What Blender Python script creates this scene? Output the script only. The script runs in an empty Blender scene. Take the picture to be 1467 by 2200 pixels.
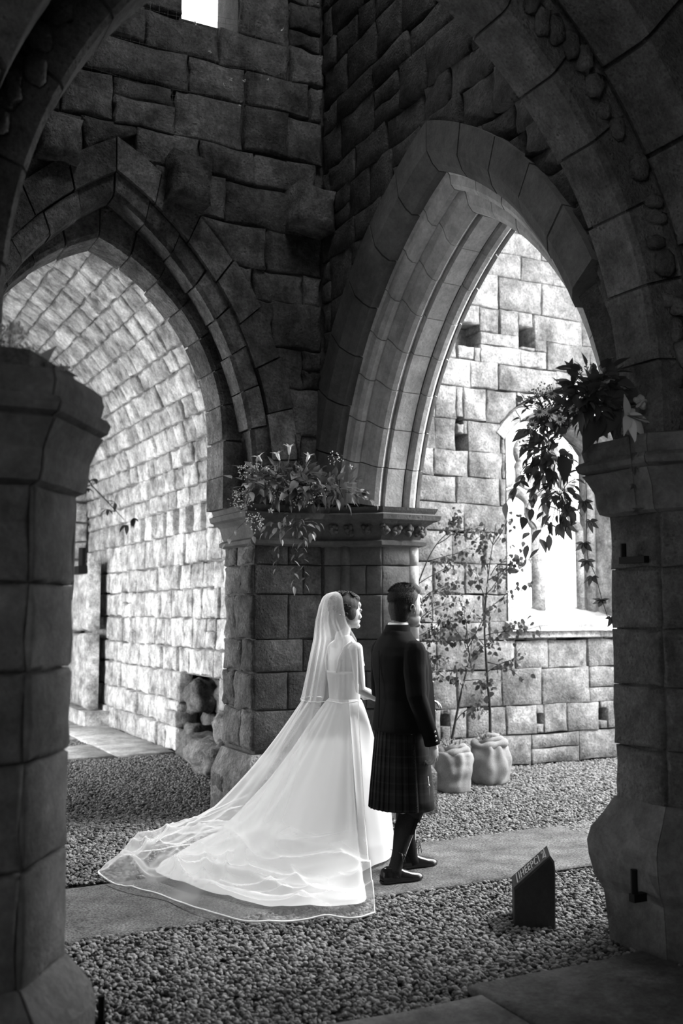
import bpy, bmesh, math, random
import numpy as np
from mathutils import Vector, Matrix, noise as mnoise

SC = bpy.context.scene
COL = SC.collection
PI = math.pi

# ------------------------------------------------------------------ camera
CAM_H = 1.65
cam_d = bpy.data.cameras.new('camera')
cam = bpy.data.objects.new('camera', cam_d)
COL.objects.link(cam)
cam.location = (0, 0, CAM_H)
cam.rotation_euler = (PI / 2 + math.atan(212 / 2250), 0, -math.radians(27.2))
cam_d.sensor_fit = 'VERTICAL'
cam_d.sensor_height = 36.0
cam_d.lens = 36.0 * 2250 / 2200
cam_d.clip_start = 0.05
cam_d.dof.use_dof = True
cam_d.dof.focus_distance = 6.75
cam_d.dof.aperture_fstop = 2.0
SC.camera = cam

# ------------------------------------------------------------------ world, lights, exposure
world = bpy.data.worlds.new('sky')
SC.world = world
world.use_nodes = True
wb = world.node_tree.nodes['Background']
wb.inputs[0].default_value = (1, 1, 1, 1)
wb.inputs[1].default_value = 2.2

def area(name, loc, target, sx, sy, power):
    d = bpy.data.lights.new(name, 'AREA')
    d.shape = 'RECTANGLE'; d.size = sx; d.size_y = sy; d.energy = power
    o = bpy.data.objects.new(name, d); COL.objects.link(o)
    o.location = loc
    o.rotation_euler = (Vector(target) - Vector(loc)).to_track_quat('-Z', 'Y').to_euler()
    return o

# daylight through the real openings: the open east end of the side chapel, the arcade on the
# left of the vaulted passage and the open top of the crossing; the last two lamps are added fills
area('daylight_chapel_end', (10.4, 6.7, 3.0), (3.6, 6.2, 1.0), 4.2, 4.0, 260)
area('daylight_chapel_sky', (8.6, 5.5, 5.6), (4.0, 5.9, 0.0), 2.2, 2.4, 700)
area('daylight_passage_arcade', (-1.3, 12.9, 1.9), (4.0, 12.0, 3.4), 3.8, 2.8, 500)
area('daylight_open_tower', (2.6, 4.75, 8.6), (2.2, 7.7, 4.5), 1.4, 1.0, 52)
area('fill_over_bride', (2.2, 6.3, 8.3), (2.3, 6.4, 0.0), 1.2, 0.8, 15).data.spread = math.radians(30)  # added narrow fill to brighten the bride; the roof is closed here
area('fill_behind_camera', (-1.6, -1.6, 2.6), (2.6, 4.0, 1.8), 2.2, 3.0, 19)  # unseen fill added behind the camera to lift the near piers

vs = SC.view_settings
vs.view_transform = 'Standard'
vs.look = 'None'
vs.exposure = 0.45
vs.gamma = 1.0
vs.use_curve_mapping = False
SC.cycles.max_bounces = 8
SC.cycles.diffuse_bounces = 4
SC.cycles.transparent_max_bounces = 16
SC.cycles.sample_clamp_indirect = 6.0
try:
    SC.cycles.use_denoising = True
except Exception:
    pass

# ------------------------------------------------------------------ materials
def grey(v):
    return (v, v, v, 1)

def new_mat(name):
    m = bpy.data.materials.new(name)
    m.use_nodes = True
    nt = m.node_tree
    return m, nt, nt.nodes['Principled BSDF']

def plain(name, v, rough=0.7, metal=0.0, spec=0.5):
    m, nt, b = new_mat(name)
    b.inputs['Base Color'].default_value = grey(v)
    b.inputs['Roughness'].default_value = rough
    b.inputs['Metallic'].default_value = metal
    b.inputs['Specular IOR Level'].default_value = spec
    return m

def link(nt, a, b):
    nt.links.new(a, b)

def tex_coord(nt):
    g = nt.nodes.new('ShaderNodeNewGeometry')
    return g.outputs['Position']

def noise_node(nt, vec, scale, detail=5, rough=0.6):
    n = nt.nodes.new('ShaderNodeTexNoise')
    n.inputs['Scale'].default_value = scale
    n.inputs['Detail'].default_value = detail
    n.inputs['Roughness'].default_value = rough
    link(nt, vec, n.inputs['Vector'])
    return n.outputs['Fac']

def math_node(nt, op, a, b=None):
    n = nt.nodes.new('ShaderNodeMath'); n.operation = op
    for i, x in enumerate((a, b)):
        if x is None: continue
        if isinstance(x, (int, float)): n.inputs[i].default_value = x
        else: link(nt, x, n.inputs[i])
    return n.outputs[0]

def maprange(nt, v, a, b, c, d):
    n = nt.nodes.new('ShaderNodeMapRange')
    n.inputs['From Min'].default_value = a; n.inputs['From Max'].default_value = b
    n.inputs['To Min'].default_value = c; n.inputs['To Max'].default_value = d
    link(nt, v, n.inputs['Value'])
    return n.outputs['Result']

def stone_mat(name, base, rand=0.5, stain=0.5, fine=0.4, bump=0.5, scale=1.0, pits=0.3, rough=0.92, stretch=1.0):
    """weathered sandstone: tone per block, stains, grain and pits"""
    m, nt, b = new_mat(name)
    vec = tex_coord(nt)
    if stretch != 1.0:
        mp = nt.nodes.new('ShaderNodeMapping')
        mp.inputs['Scale'].default_value = (1, 1, stretch)
        link(nt, vec, mp.inputs['Vector']); vec = mp.outputs['Vector']
    oi = nt.nodes.new('ShaderNodeObjectInfo')
    big = noise_node(nt, vec, 3.2 * scale, 4, 0.62)
    mid = noise_node(nt, vec, 11 * scale, 5, 0.68)
    fin = noise_node(nt, vec, 48 * scale, 4, 0.7)
    vo = nt.nodes.new('ShaderNodeTexVoronoi')
    vo.inputs['Scale'].default_value = 34 * scale
    link(nt, vec, vo.inputs['Vector'])
    pit = maprange(nt, vo.outputs['Distance'], 0.05, 0.42, 0.0, 1.0)
    pmask = maprange(nt, mid, 0.45, 0.62, 0.0, 1.0)
    pitm = math_node(nt, 'SUBTRACT', 1.0, math_node(nt, 'MULTIPLY', math_node(nt, 'SUBTRACT', 1.0, pit), pmask))
    f = maprange(nt, oi.outputs['Random'], 0, 1, 1 - rand * 0.5, 1 + rand * 0.5)
    f = math_node(nt, 'MULTIPLY', f, maprange(nt, big, 0.3, 0.7, 1 - stain, 1 + stain * 0.7))
    f = math_node(nt, 'MULTIPLY', f, maprange(nt, mid, 0.3, 0.7, 1 - stain * 0.8, 1 + stain * 0.6))
    f = math_node(nt, 'MULTIPLY', f, maprange(nt, fin, 0.3, 0.7, 1 - fine, 1 + fine))
    f = math_node(nt, 'MULTIPLY', f, maprange(nt, pitm, 0, 1, 1 - pits, 1.0))
    f = math_node(nt, 'MINIMUM', math_node(nt, 'MULTIPLY', f, base), 0.82)
    cc = nt.nodes.new('ShaderNodeCombineColor')
    for i in range(3): link(nt, f, cc.inputs[i])
    link(nt, cc.outputs[0], b.inputs['Base Color'])
    b.inputs['Roughness'].default_value = rough
    b.inputs['Specular IOR Level'].default_value = 0.25
    h = math_node(nt, 'ADD', math_node(nt, 'MULTIPLY', mid, 0.9), math_node(nt, 'MULTIPLY', fin, 0.45))
    h = math_node(nt, 'ADD', h, math_node(nt, 'MULTIPLY', pitm, 0.35))
    bp = nt.nodes.new('ShaderNodeBump')
    bp.inputs['Strength'].default_value = bump
    bp.inputs['Distance'].default_value = 0.03
    link(nt, h, bp.inputs['Height'])
    link(nt, bp.outputs[0], b.inputs['Normal'])
    return m

M = {}
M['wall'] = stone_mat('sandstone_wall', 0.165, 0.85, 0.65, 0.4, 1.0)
M['wall_shaded'] = stone_mat('sandstone_shaded', 0.085, 0.5, 0.5, 0.35, 0.75)  # wall stone toned down: the right wall's shade is put into the colour
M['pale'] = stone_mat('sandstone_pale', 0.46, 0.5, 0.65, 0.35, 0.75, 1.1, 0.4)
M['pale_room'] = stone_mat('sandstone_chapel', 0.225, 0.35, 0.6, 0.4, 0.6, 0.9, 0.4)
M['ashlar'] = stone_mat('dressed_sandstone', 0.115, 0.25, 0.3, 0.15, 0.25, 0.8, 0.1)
M['ashlar_lit'] = stone_mat('dressed_sandstone_lit', 0.50, 0.2, 0.3, 0.15, 0.25, 0.8, 0.1)  # same dressed stone, with the light from the chapel put into its tone
M['front'] = stone_mat('sandstone_near', 0.15, 0.35, 0.45, 0.3, 0.8, 1.3, 0.5)
M['front_smooth'] = stone_mat('sandstone_near_dressed', 0.16, 0.3, 0.4, 0.15, 0.3, 1.0, 0.15)
M['mortar'] = stone_mat('lime_mortar', 0.10, 0.0, 0.4, 0.4, 0.6, 1.5, 0.2)
M['mortar_pale'] = stone_mat('pale_mortar', 0.18, 0.0, 0.4, 0.4, 0.6, 1.5, 0.2)
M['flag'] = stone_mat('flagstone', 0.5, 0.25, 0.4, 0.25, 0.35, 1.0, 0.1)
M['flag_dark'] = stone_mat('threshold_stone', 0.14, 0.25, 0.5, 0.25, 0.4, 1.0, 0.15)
M['soil'] = stone_mat('dark_soil', 0.035, 0.0, 0.4, 0.4, 0.6, 2.0, 0.2)
M['iron'] = plain('black_iron', 0.008, 0.7, 0.0, 0.15)

# ------------------------------------------------------------------ object helpers
def put(name, verts, faces, m=None, parent=None, smooth=True, origin=None, **props):
    """link ONE mesh object; verts are in world space, moved so the origin sits at `origin`"""
    v = np.asarray(verts, dtype=float)
    if origin is None:
        origin = np.zeros(3)
    elif isinstance(origin, str):
        origin = v.mean(axis=0) if origin == 'mid' else np.array([v[:, 0].mean(), v[:, 1].mean(), v[:, 2].min()])
    else:
        origin = np.asarray(origin, float)
    me = bpy.data.meshes.new(name)
    me.from_pydata((v - origin).tolist(), [], faces)
    if smooth:
        me.polygons.foreach_set('use_smooth', [True] * len(me.polygons))
    if m is not None: me.materials.append(m)
    o = bpy.data.objects.new(name, me)
    COL.objects.link(o)
    o.location = origin
    if parent is not None:
        o.parent = parent
        o.location = origin - np.array(parent.location)   # parents here are never rotated
    for k, x in props.items(): o[k] = x
    return o

def put_fixed(name, verts, faces, m=None, parent=None, smooth=True, origin=None, **props):
    """as put(), but makes a closed mesh face outwards"""
    return put(name, verts, outward(verts, faces), m, parent, smooth, origin, **props)

def outward(verts, faces):
    v = np.asarray(verts, float); c = v.mean(axis=0); vol = 0.0
    for f in faces:
        a = v[f[0]] - c
        for i in range(1, len(f) - 1):
            vol += float(np.dot(a, np.cross(v[f[i]] - c, v[f[i + 1]] - c)))
    return faces if vol >= 0 else [tuple(reversed(f)) for f in faces]

def thing(name, loc, label, cat, group=None):
    o = bpy.data.objects.new(name, None)
    COL.objects.link(o)
    o.location = loc
    o.empty_display_size = 0.1
    o['label'] = label; o['category'] = cat
    if group: o['group'] = group
    return o

def structure(o, label=None):
    o['kind'] = 'structure'
    if label: o['label'] = label
    return o

class Bag:
    """collects pieces into one mesh"""
    def __init__(s): s.v = []; s.f = []
    def add(s, verts, faces):
        n = len(s.v)
        s.v += [tuple(map(float, p)) for p in verts]
        s.f += [tuple(i + n for i in f) for f in faces]
    def tube(s, pts, rad, n=6, cap=True):
        v, f = tube_mesh(pts, rad, n, cap); s.add(v, f)
    def ell(s, c, r, rot=None, nu=10, nv=7):
        v, f = ell_mesh(c, r, rot, nu, nv); s.add(v, f)
    def put(s, name, m, parent=None, **k): return put(name, s.v, s.f, m, parent, **k)

def tube_mesh(pts, rad, n=6, cap=True):
    P = [Vector(p) for p in pts]
    R = rad if hasattr(rad, '__len__') else [rad] * len(P)
    vs_, fs = [], []
    ref = None
    for i, p in enumerate(P):
        d = (P[min(i + 1, len(P) - 1)] - P[max(i - 1, 0)])
        if d.length < 1e-9: d = Vector((0, 0, 1))
        d.normalize()
        if ref is None:
            ref = d.orthogonal().normalized()
        else:
            ref = (ref - d * ref.dot(d))
            ref = ref.normalized() if ref.length > 1e-6 else d.orthogonal().normalized()
        b = d.cross(ref)
        for k in range(n):
            a = 2 * PI * k / n
            vs_.append(p + (ref * math.cos(a) + b * math.sin(a)) * R[i])
    for i in range(len(P) - 1):
        for k in range(n):
            k2 = (k + 1) % n
            fs.append((i * n + k, i * n + k2, (i + 1) * n + k2, (i + 1) * n + k))
    if cap:
        fs.append(tuple(reversed(range(n))))
        fs.append(tuple((len(P) - 1) * n + k for k in range(n)))
    return vs_, fs

def ell_mesh(c, r, rot=None, nu=12, nv=8):
    c = Vector(c)
    if not hasattr(r, '__len__'): r = (r, r, r)
    R = rot.to_matrix() if rot is not None and hasattr(rot, 'to_matrix') else (rot or Matrix.Identity(3))
    vs_ = [c + R @ Vector((0, 0, -r[2]))]; fs = []
    for j in range(1, nv):
        t = -PI / 2 + PI * j / nv
        for i in range(nu):
            a = 2 * PI * i / nu
            vs_.append(c + R @ Vector((r[0] * math.cos(t) * math.cos(a), r[1] * math.cos(t) * math.sin(a), r[2] * math.sin(t))))
    vs_.append(c + R @ Vector((0, 0, r[2])))
    for i in range(nu):
        fs.append((0, 1 + (i + 1) % nu, 1 + i))
    for j in range(nv - 2):
        for i in range(nu):
            a = 1 + j * nu + i; b = 1 + j * nu + (i + 1) % nu
            fs.append((a, b, b + nu, a + nu))
    t = len(vs_) - 1; o0 = 1 + (nv - 2) * nu
    for i in range(nu):
        fs.append((o0 + i, o0 + (i + 1) % nu, t))
    return vs_, fs

def loft_mesh(rings, cap=True):
    """rings: equal-length closed loops of points"""
    n = len(rings[0]); v = [p for r in rings for p in r]; f = []
    for i in range(len(rings) - 1):
        for k in range(n):
            k2 = (k + 1) % n
            f.append((i * n + k, i * n + k2, (i + 1) * n + k2, (i + 1) * n + k))
    if cap:
        f.append(tuple(reversed(range(n))))
        f.append(tuple((len(rings) - 1) * n + k for k in range(n)))
    return v, f

def ring(c, rx, ry, n=24, p=2.0, yaw=0.0, tilt=None):
    out = []
    for k in range(n):
        a = 2 * PI * k / n
        ca, sa = math.cos(a), math.sin(a)
        x = rx * math.copysign(abs(ca) ** (2 / p), ca); y = ry * math.copysign(abs(sa) ** (2 / p), sa)
        q = Vector((x * math.cos(yaw) - y * math.sin(yaw), x * math.sin(yaw) + y * math.cos(yaw), 0))
        if tilt is not None: q = tilt @ q
        out.append(Vector(c) + q)
    return out

def blob(name, parts, voxel, smooth, m, parent=None, origin=None, fac=0.5):
    """union of overlapping closed shapes as one continuous skin (voxel remesh, then smoothing)"""
    bag = Bag()
    for v, f in parts: bag.add(v, outward(v, f))
    me = bpy.data.meshes.new('tmp'); me.from_pydata(bag.v, [], bag.f)
    o = bpy.data.objects.new('tmp', me); COL.objects.link(o)
    r = o.modifiers.new('r', 'REMESH'); r.mode = 'VOXEL'; r.voxel_size = voxel
    if smooth:
        s = o.modifiers.new('s', 'SMOOTH'); s.iterations = smooth; s.factor = fac
    dg = bpy.context.evaluated_depsgraph_get()
    ev = o.evaluated_get(dg)
    me2 = bpy.data.meshes.new_from_object(ev)
    n = len(me2.vertices); co = np.empty(n * 3); me2.vertices.foreach_get('co', co); co = co.reshape(-1, 3)
    faces = [tuple(p.vertices) for p in me2.polygons]
    bpy.data.objects.remove(o); bpy.data.meshes.remove(me); bpy.data.meshes.remove(me2)
    return put(name, co, faces, m, parent, True, origin)

# ------------------------------------------------------------------ masonry helpers
def centroid(poly):
    return (sum(p[0] for p in poly) / len(poly), sum(p[1] for p in poly) / len(poly))

def poly_area(poly):
    return 0.5 * sum(poly[i][0] * poly[(i + 1) % len(poly)][1] - poly[(i + 1) % len(poly)][0] * poly[i][1] for i in range(len(poly)))

def clip(poly, p, n):
    """keep the side of the line through p towards n"""
    out = []
    for i in range(len(poly)):
        a, b = poly[i], poly[(i + 1) % len(poly)]
        da = (a[0] - p[0]) * n[0] + (a[1] - p[1]) * n[1]
        db = (b[0] - p[0]) * n[0] + (b[1] - p[1]) * n[1]
        if da >= 0: out.append(a)
        if (da >= 0) != (db >= 0):
            t = da / (da - db)
            out.append((a[0] + (b[0] - a[0]) * t, a[1] + (b[1] - a[1]) * t))
    return out

class Arch:
    """two-centred arch in a wall plane (u, v)"""
    def __init__(s, um, zs, r, c): s.um, s.zs, s.r, s.c = um, zs, r, c
    def pt(s, side, rad, t):            # side +1 right half, -1 left half; t angle, t<0 runs straight down
        cu = s.um - side * s.c
        if t < 0: return (cu + side * rad, s.zs + t * rad)
        return (cu + side * rad * math.cos(t), s.zs + rad * math.sin(t))
    def top(s, rad): return math.acos(max(-1, min(1, s.c / rad)))
    def outline(s, rad, n=16):
        tr = s.top(rad)
        a = [s.pt(-1, rad, tr * i / n) for i in range(n + 1)]
        b = [s.pt(1, rad, tr * (n - i) / n) for i in range(1, n + 1)]
        return a + b                     # left spring, over the top, right spring
    def cut(s, poly, rad):
        """the part of a convex polygon outside the arch of radius rad (None if inside)"""
        c = centroid(poly)
        side = 1 if c[0] > s.um else -1
        cu = s.um - side * s.c
        # nearest arch point seen from the polygon's centre
        if c[1] <= s.zs:
            if max(p[1] for p in poly) < s.zs - 0.001 or True:
                q = clip(poly, (cu + side * rad, 0), (side, 0))
                return q if len(q) >= 3 else None
        d = math.hypot(c[0] - cu, c[1] - s.zs)
        nx, ny = (c[0] - cu) / d, (c[1] - s.zs) / d
        if all(math.hypot(p[0] - cu, p[1] - s.zs) >= rad or p[1] < s.zs for p in poly) and d >= rad:
            pass
        q = clip(poly, (cu + nx * rad, s.zs + ny * rad), (nx, ny))
        if len(q) < 3: return None
        q = [p for p in q]
        return q

def courses(u0, u1, v0, v1, hts, wds, rng, jit=0.012, tilt=0.0):
    """coursed rubble: list of quads (u, v)"""
    out = []; v = v0; row = 0
    while v < v1 - 0.05:
        h = rng.uniform(*hts)
        if v + h > v1 - hts[0] * 0.5: h = v1 - v
        u = u0 - rng.random() * wds[0] * 0.9
        while u < u1:
            w = rng.uniform(*wds) * (1.25 if rng.random() < 0.15 else 1)
            a, b = max(u, u0), min(u + w, u1)
            if b - a > 0.05:
                j = lambda: rng.uniform(-jit, jit)
                if h > 0.30 and rng.random() < 0.12:      # a pair of thin stones in a tall course
                    mid = v + h * rng.uniform(0.4, 0.6)
                    out.append([(a, v + j()), (b, v + j()), (b, mid), (a, mid)])
                    out.append([(a, mid), (b, mid), (b, v + h + j()), (a, v + h + j())])
                else:
                    out.append([(a + j(), v + j()), (b + j(), v + j()), (b + j(), v + h + j()), (a + j(), v + h + j())])
            u += w
        v += h; row += 1
    return out

def stone_mesh(poly, fr, d0, d1, bev, rough, rng, gap=0.008, bulge=0.008):
    """one weathered block: polygon in the wall plane, back at depth d0, face at d1"""
    if poly_area(poly) < 0: poly = poly[::-1]
    c = centroid(poly)
    pts = []
    n = len(poly)
    for i in range(n):
        a, b = poly[i], poly[(i + 1) % n]
        L = math.hypot(b[0] - a[0], b[1] - a[1])
        if L < 0.012: continue
        pts.append(a)
        k = 2 if L > 0.16 else (1 if L > 0.08 else 0)
        for q in range(1, k + 1):
            t = q / (k + 1)
            nx, ny = (b[1] - a[1]) / L, -(b[0] - a[0]) / L
            e = rng.uniform(-1, 0.4) * rough
            pts.append((a[0] + (b[0] - a[0]) * t + nx * e, a[1] + (b[1] - a[1]) * t + ny * e))
    n = len(pts)
    if n < 3: return None
    def inset(p, d):
        L = math.hypot(c[0] - p[0], c[1] - p[1]) + 1e-6
        d = min(d * 1.25, L * 0.45)
        return (p[0] + (c[0] - p[0]) / L * d, p[1] + (c[1] - p[1]) / L * d)
    r0 = [inset(p, gap) for p in pts]
    r1 = [inset(p, gap + bev * rng.uniform(0.6, 1.9)) for p in pts]
    v = [fr(p[0], p[1], d0) for p in r0]
    v += [fr(p[0], p[1], d1 - bev * rng.uniform(0.5, 1.3)) for p in r0]
    v += [fr(p[0], p[1], d1 + rng.uniform(-1, 1) * rough * 0.6) for p in r1]
    v.append(fr(c[0] + rng.uniform(-.02, .02), c[1] + rng.uniform(-.02, .02), d1 + bulge * rng.uniform(-0.6, 1.4)))
    f = []
    for i in range(n):
        j = (i + 1) % n
        f.append((i, j, n + j, n + i))
        f.append((n + i, n + j, 2 * n + j, 2 * n + i))
        f.append((2 * n + i, 2 * n + j, 3 * n))
    return v, f

def lay(polys, fr, parent, m, rng, d0=-0.10, d1=(0.0, 0.03), bev=0.014, rough=0.012, gap=0.008, name='stone_block', limit=295, bulge=0.008):
    """each stone its own part of the wall; those past the limit become one joined part"""
    made = []
    for p in polys:
        if p is None or len(p) < 3 or abs(poly_area(p)) < 0.004: continue
        r = stone_mesh(p, fr, d0, rng.uniform(*d1), bev, rough, rng, gap, bulge)
        if r: made.append((abs(poly_area(p)), r))
    made.sort(key=lambda x: -x[0])
    for a, (v, f) in made[:limit]:
        put(name, v, orient(v, f, fr), m, parent, True, 'mid')
    rest = made[limit:]
    if rest:
        bag = Bag()
        for a, (v, f) in rest: bag.add(v, orient(v, f, fr))
        o = bag.put('small_stones', m, parent); o['kind'] = 'stuff'

def orient(v, f, fr):
    """make faces look along the frame's +d"""
    a = np.array(v[f[-1][0]]); b = np.array(v[f[-1][1]]); c = np.array(v[f[-1][2]])
    n = np.cross(b - a, c - a)
    d = np.array(fr(0, 1, 1.0)) - np.array(fr(0, 1, 0.0))
    if hasattr(fr, 'dirn'): d = fr.dirn(v)
    return f if np.dot(n, d) > 0 else [tuple(reversed(x)) for x in f]

def arch_ring(arch, side, profile, n, fr, parent, m, rng, name='voussoir', t0=0.0, t1=None, segs=4, gap=0.006, jit=0.004):
    """voussoirs with a moulded profile [(radius, depth)...] swept round half an arch"""
    for i in range(n):
        rmin = min(p[0] for p in profile)
        tt = arch.top(rmin) if t1 is None else t1
        a = t0 + (tt - t0) * i / n; b = t0 + (tt - t0) * (i + 1) / n
        g = gap / rmin
        dr = rng.uniform(-jit, jit); dd = rng.uniform(-jit, jit)
        rings_ = []
        for k in range(segs + 1):
            t = a + g + (b - a - 2 * g) * k / segs
            loop = []
            for (rad, dep) in profile:
                # at the crown every radius meets the mitre line u = um
                q = t if t < 0 else t / tt * arch.top(rad) if t1 is None else t
                u, v = arch.pt(side, rad + dr, q)
                loop.append(fr(u, v, -(dep + dd)))
            rings_.append([Vector(x) for x in loop])
        v, f = loft_mesh(rings_)
        put_fixed(name, v, f, m, parent, False, 'mid')

def extrude_poly(poly, fr, d0, d1):
    n = len(poly)
    v = [fr(p[0], p[1], d0) for p in poly] + [fr(p[0], p[1], d1) for p in poly]
    f = [tuple(range(n)), tuple(reversed(range(n, 2 * n)))]
    for i in range(n):
        j = (i + 1) % n
        f.append((i, n + i, n + j, j))
    return v, f

def box_mesh(x0, x1, y0, y1, z0, z1):
    v = [(x, y, z) for z in (z0, z1) for y in (y0, y1) for x in (x0, x1)]
    return v, [(0, 2, 3, 1), (4, 5, 7, 6), (0, 1, 5, 4), (2, 6, 7, 3), (0, 4, 6, 2), (1, 3, 7, 5)]

def offset_path(path, d):
    """offset an open plan polyline to its right-hand side"""
    out = []
    n = len(path)
    for i in range(n):
        def nrm(a, b):
            L = math.hypot(b[0] - a[0], b[1] - a[1]); return ((b[1] - a[1]) / L, -(b[0] - a[0]) / L)
        if i == 0: nx, ny = nrm(path[0], path[1]); s = 1
        elif i == n - 1: nx, ny = nrm(path[-2], path[-1]); s = 1
        else:
            a = nrm(path[i - 1], path[i]); b = nrm(path[i], path[i + 1])
            nx, ny = a[0] + b[0], a[1] + b[1]
            L = math.hypot(nx, ny); nx, ny = nx / L, ny / L
            s = 1 / max(0.45, nx * a[0] + ny * a[1])
        out.append((path[i][0] + nx * d * s, path[i][1] + ny * d * s))
    return out

def sweep_plan(path, prof, inner=0.12):
    """solid band swept along a plan path; prof = [(offset, z)] from bottom to top, closed at the back"""
    loops = [offset_path(path, o) for o, z in prof]
    back = offset_path(path, -inner)
    rings_ = []
    for i in range(len(path)):
        r = [Vector((loops[k][i][0], loops[k][i][1], prof[k][1])) for k in range(len(prof))]
        r.append(Vector((back[i][0], back[i][1], prof[-1][1]))); r.insert(0, Vector((back[i][0], back[i][1], prof[0][1])))
        rings_.append(r)
    return loft_mesh(rings_)

# ================================================================== SETTING
def frame_y(Y):                       # wall at Y, facing the camera (-Y); u = X
    return lambda u, v, d: (u, Y - d, v)
def frame_x(X):                       # wall at X, facing -X; u = Y
    return lambda u, v, d: (X - d, u, v)
def frame_seg(a, b):                  # vertical face over a plan segment, outwards = right-hand side; u from a to b
    L = math.hypot(b[0] - a[0], b[1] - a[1]); tx, ty = (b[0] - a[0]) / L, (b[1] - a[1]) / L
    return lambda u, v, d: (a[0] + tx * u + ty * d, a[1] + ty * u - tx * d, v)

def slab_structure(name, boxes, m, label=None):
    bag = Bag()
    for b in boxes: bag.add(*box_mesh(*b))
    return structure(bag.put(name, m, None, smooth=False), label)

def curtain(arch, rad, u0, u1, ztop, fr, d0, d1, bag, n=48, half=None):
    """wall backing above and beside an arched opening"""
    half = half or rad - arch.c
    L, R = arch.um - half, arch.um + half
    us = sorted(set([u0, u1] + [u0 + (u1 - u0) * i / n for i in range(n + 1)] + [x for x in (L, R) if u0 < x < u1]))
    def low(u):
        d = abs(u - arch.um) + arch.c
        return arch.zs + math.sqrt(max(0, rad * rad - d * d))
    for a, b in zip(us[:-1], us[1:]):
        m_ = 0.5 * (a + b)
        if m_ < L or m_ > R: za = zb = 0.0
        else: za, zb = low(a), low(b)
        bag.add(*extrude_poly([(a, za), (b, zb), (b, ztop), (a, ztop)], fr, d0, d1))

rng = random.Random(11)
XW, YW = 3.80, 7.75                   # crossing corner: right wall plane, left wall plane
TOPZ = 8.4

# ---------------- floor
floor = slab_structure('floor', [(-4, 13, -5, 17.2, -0.3, -0.012)], M['soil'])

# ---------------- left wall of the crossing with the arch into the vaulted passage
A_near = Arch(2.01, 2.72, 2.50, 1.33)
A_in = Arch(1.97, 3.05, 1.66, 0.60)
bag = Bag()
curtain(A_near, 2.72, -1.6, XW + 0.6, 6.45, frame_y(YW), -0.55, -0.06, bag)
bag.add(*box_mesh(-1.6, 2.55, YW + 0.06, YW + 0.55, 6.45, TOPZ))
bag.add(*box_mesh(3.04, XW + 0.6, YW + 0.06, YW + 0.55, 6.45, TOPZ))
wall_left = structure(bag.put('wall_left', M['mortar'], None, smooth=False))
fr = frame_y(YW)
polys = []
for q in courses(0.75, XW - 0.01, 2.52, 6.42, (0.24, 0.40), (0.34, 0.70), rng, 0.016):
    q = A_near.cut(q, 2.88)
    if q: polys.append(q)
for (a, b) in ((0.2, 2.54), (3.05, XW - 0.01)):
    polys += courses(a, b, 6.42, TOPZ, (0.28, 0.42), (0.3, 0.6), rng, 0.02)
lay(polys, fr, wall_left, M['wall'], rng, d1=(-0.012, 0.04), bev=0.015, rough=0.020, bulge=0.012, gap=0.006)
# outer ring, rough inner ring and the recessed second order
for s in (-1, 1):
    arch_ring(A_near, s, [(2.66, -0.05), (2.90, -0.03), (2.90, 0.2), (2.66, 0.2)], 8, fr, wall_left, M['wall'], rng, jit=0.008, t0=-0.09)
    arch_ring(A_near, s, [(2.50, 0.02), (2.53, -0.01), (2.655, -0.015), (2.655, 0.22), (2.50, 0.22)], 9, fr, wall_left, M['wall'], rng, jit=0.012, t0=-0.09)
    arch_ring(A_near, s, [(2.54, 0.22), (2.7, 0.22), (2.7, 0.28), (2.54, 0.28)], 16, fr, wall_left, M['mortar'], rng, jit=0.02, name='rubble_stone')
    arch_ring(A_in, s, [(1.66, 0.30), (1.69, 0.27), (1.95, 0.27), (1.95, 0.66), (1.66, 0.66)], 7, fr, wall_left, M['wall'], rng, jit=0.01)
    for k, (z0, z1) in enumerate(((2.48, 2.75), (2.75, 3.04))):
        u = [A_in.pt(s, 1.66, 0)[0], A_in.pt(s, 2.0, 0)[0]]
        put_fixed('voussoir', *box_mesh(min(u), max(u), YW + 0.27, YW + 0.66, z0 + .004, z1 - .004), M['wall'], wall_left, False, 'mid')
for s in (-1, 1):
    arch_ring(A_near, s, [(2.53, 0.04), (2.85, 0.02), (2.85, 0.27), (2.56, 0.27)], 1, fr, wall_left, M['mortar'], random.Random(1), name='mortar_bed', t0=-0.09, segs=24, gap=0.0, jit=0.0)
    arch_ring(A_in, s, [(1.69, 0.30), (1.95, 0.29), (1.95, 0.64), (1.69, 0.64)], 1, fr, wall_left, M['mortar'], random.Random(1), name='mortar_bed', t0=0.0, segs=24, gap=0.0, jit=0.0)
# corbels standing out of the wall, and one in the corner
def lump(name, c, r, m, parent, seed, sub=2, rough=0.12, box=0.6):
    """a rough squared stone"""
    bm = bmesh.new(); bmesh.ops.create_icosphere(bm, subdivisions=sub, radius=1)
    for v in bm.verts:
        p = v.co.copy()
        mx = max(abs(p.x), abs(p.y), abs(p.z))
        q = p.lerp(p / mx, box)
        q *= 1 + rough * mnoise.noise(Vector(q) * 1.7 + Vector((seed, seed * 2.1, 0)))
        v.co = Vector((q.x * r[0] + c[0], q.y * r[1] + c[1], q.z * r[2] + c[2]))
    vs_ = [tuple(v.co) for v in bm.verts]; fs = [tuple(v.index for v in f.verts) for f in bm.faces]; bm.free()
    return put(name, vs_, fs, m, parent, True, 'mid')
for x0, x1, z0, z1, dd in ((1.40, 1.72, 4.98, 5.36, .20), (2.38, 2.72, 4.80, 5.22, .26), (3.44, 3.79, 4.76, 5.16, .30)):
    st = stone_mesh([(x0, z0 + .03), (x1, z0), (x1 + .01, z1 - .05), (x0 + .02, z1)], fr, -.05, dd, 0.035, 0.02, rng)
    put_fixed('corbel', st[0], st[1], M['wall'], wall_left, True, 'mid')

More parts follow.
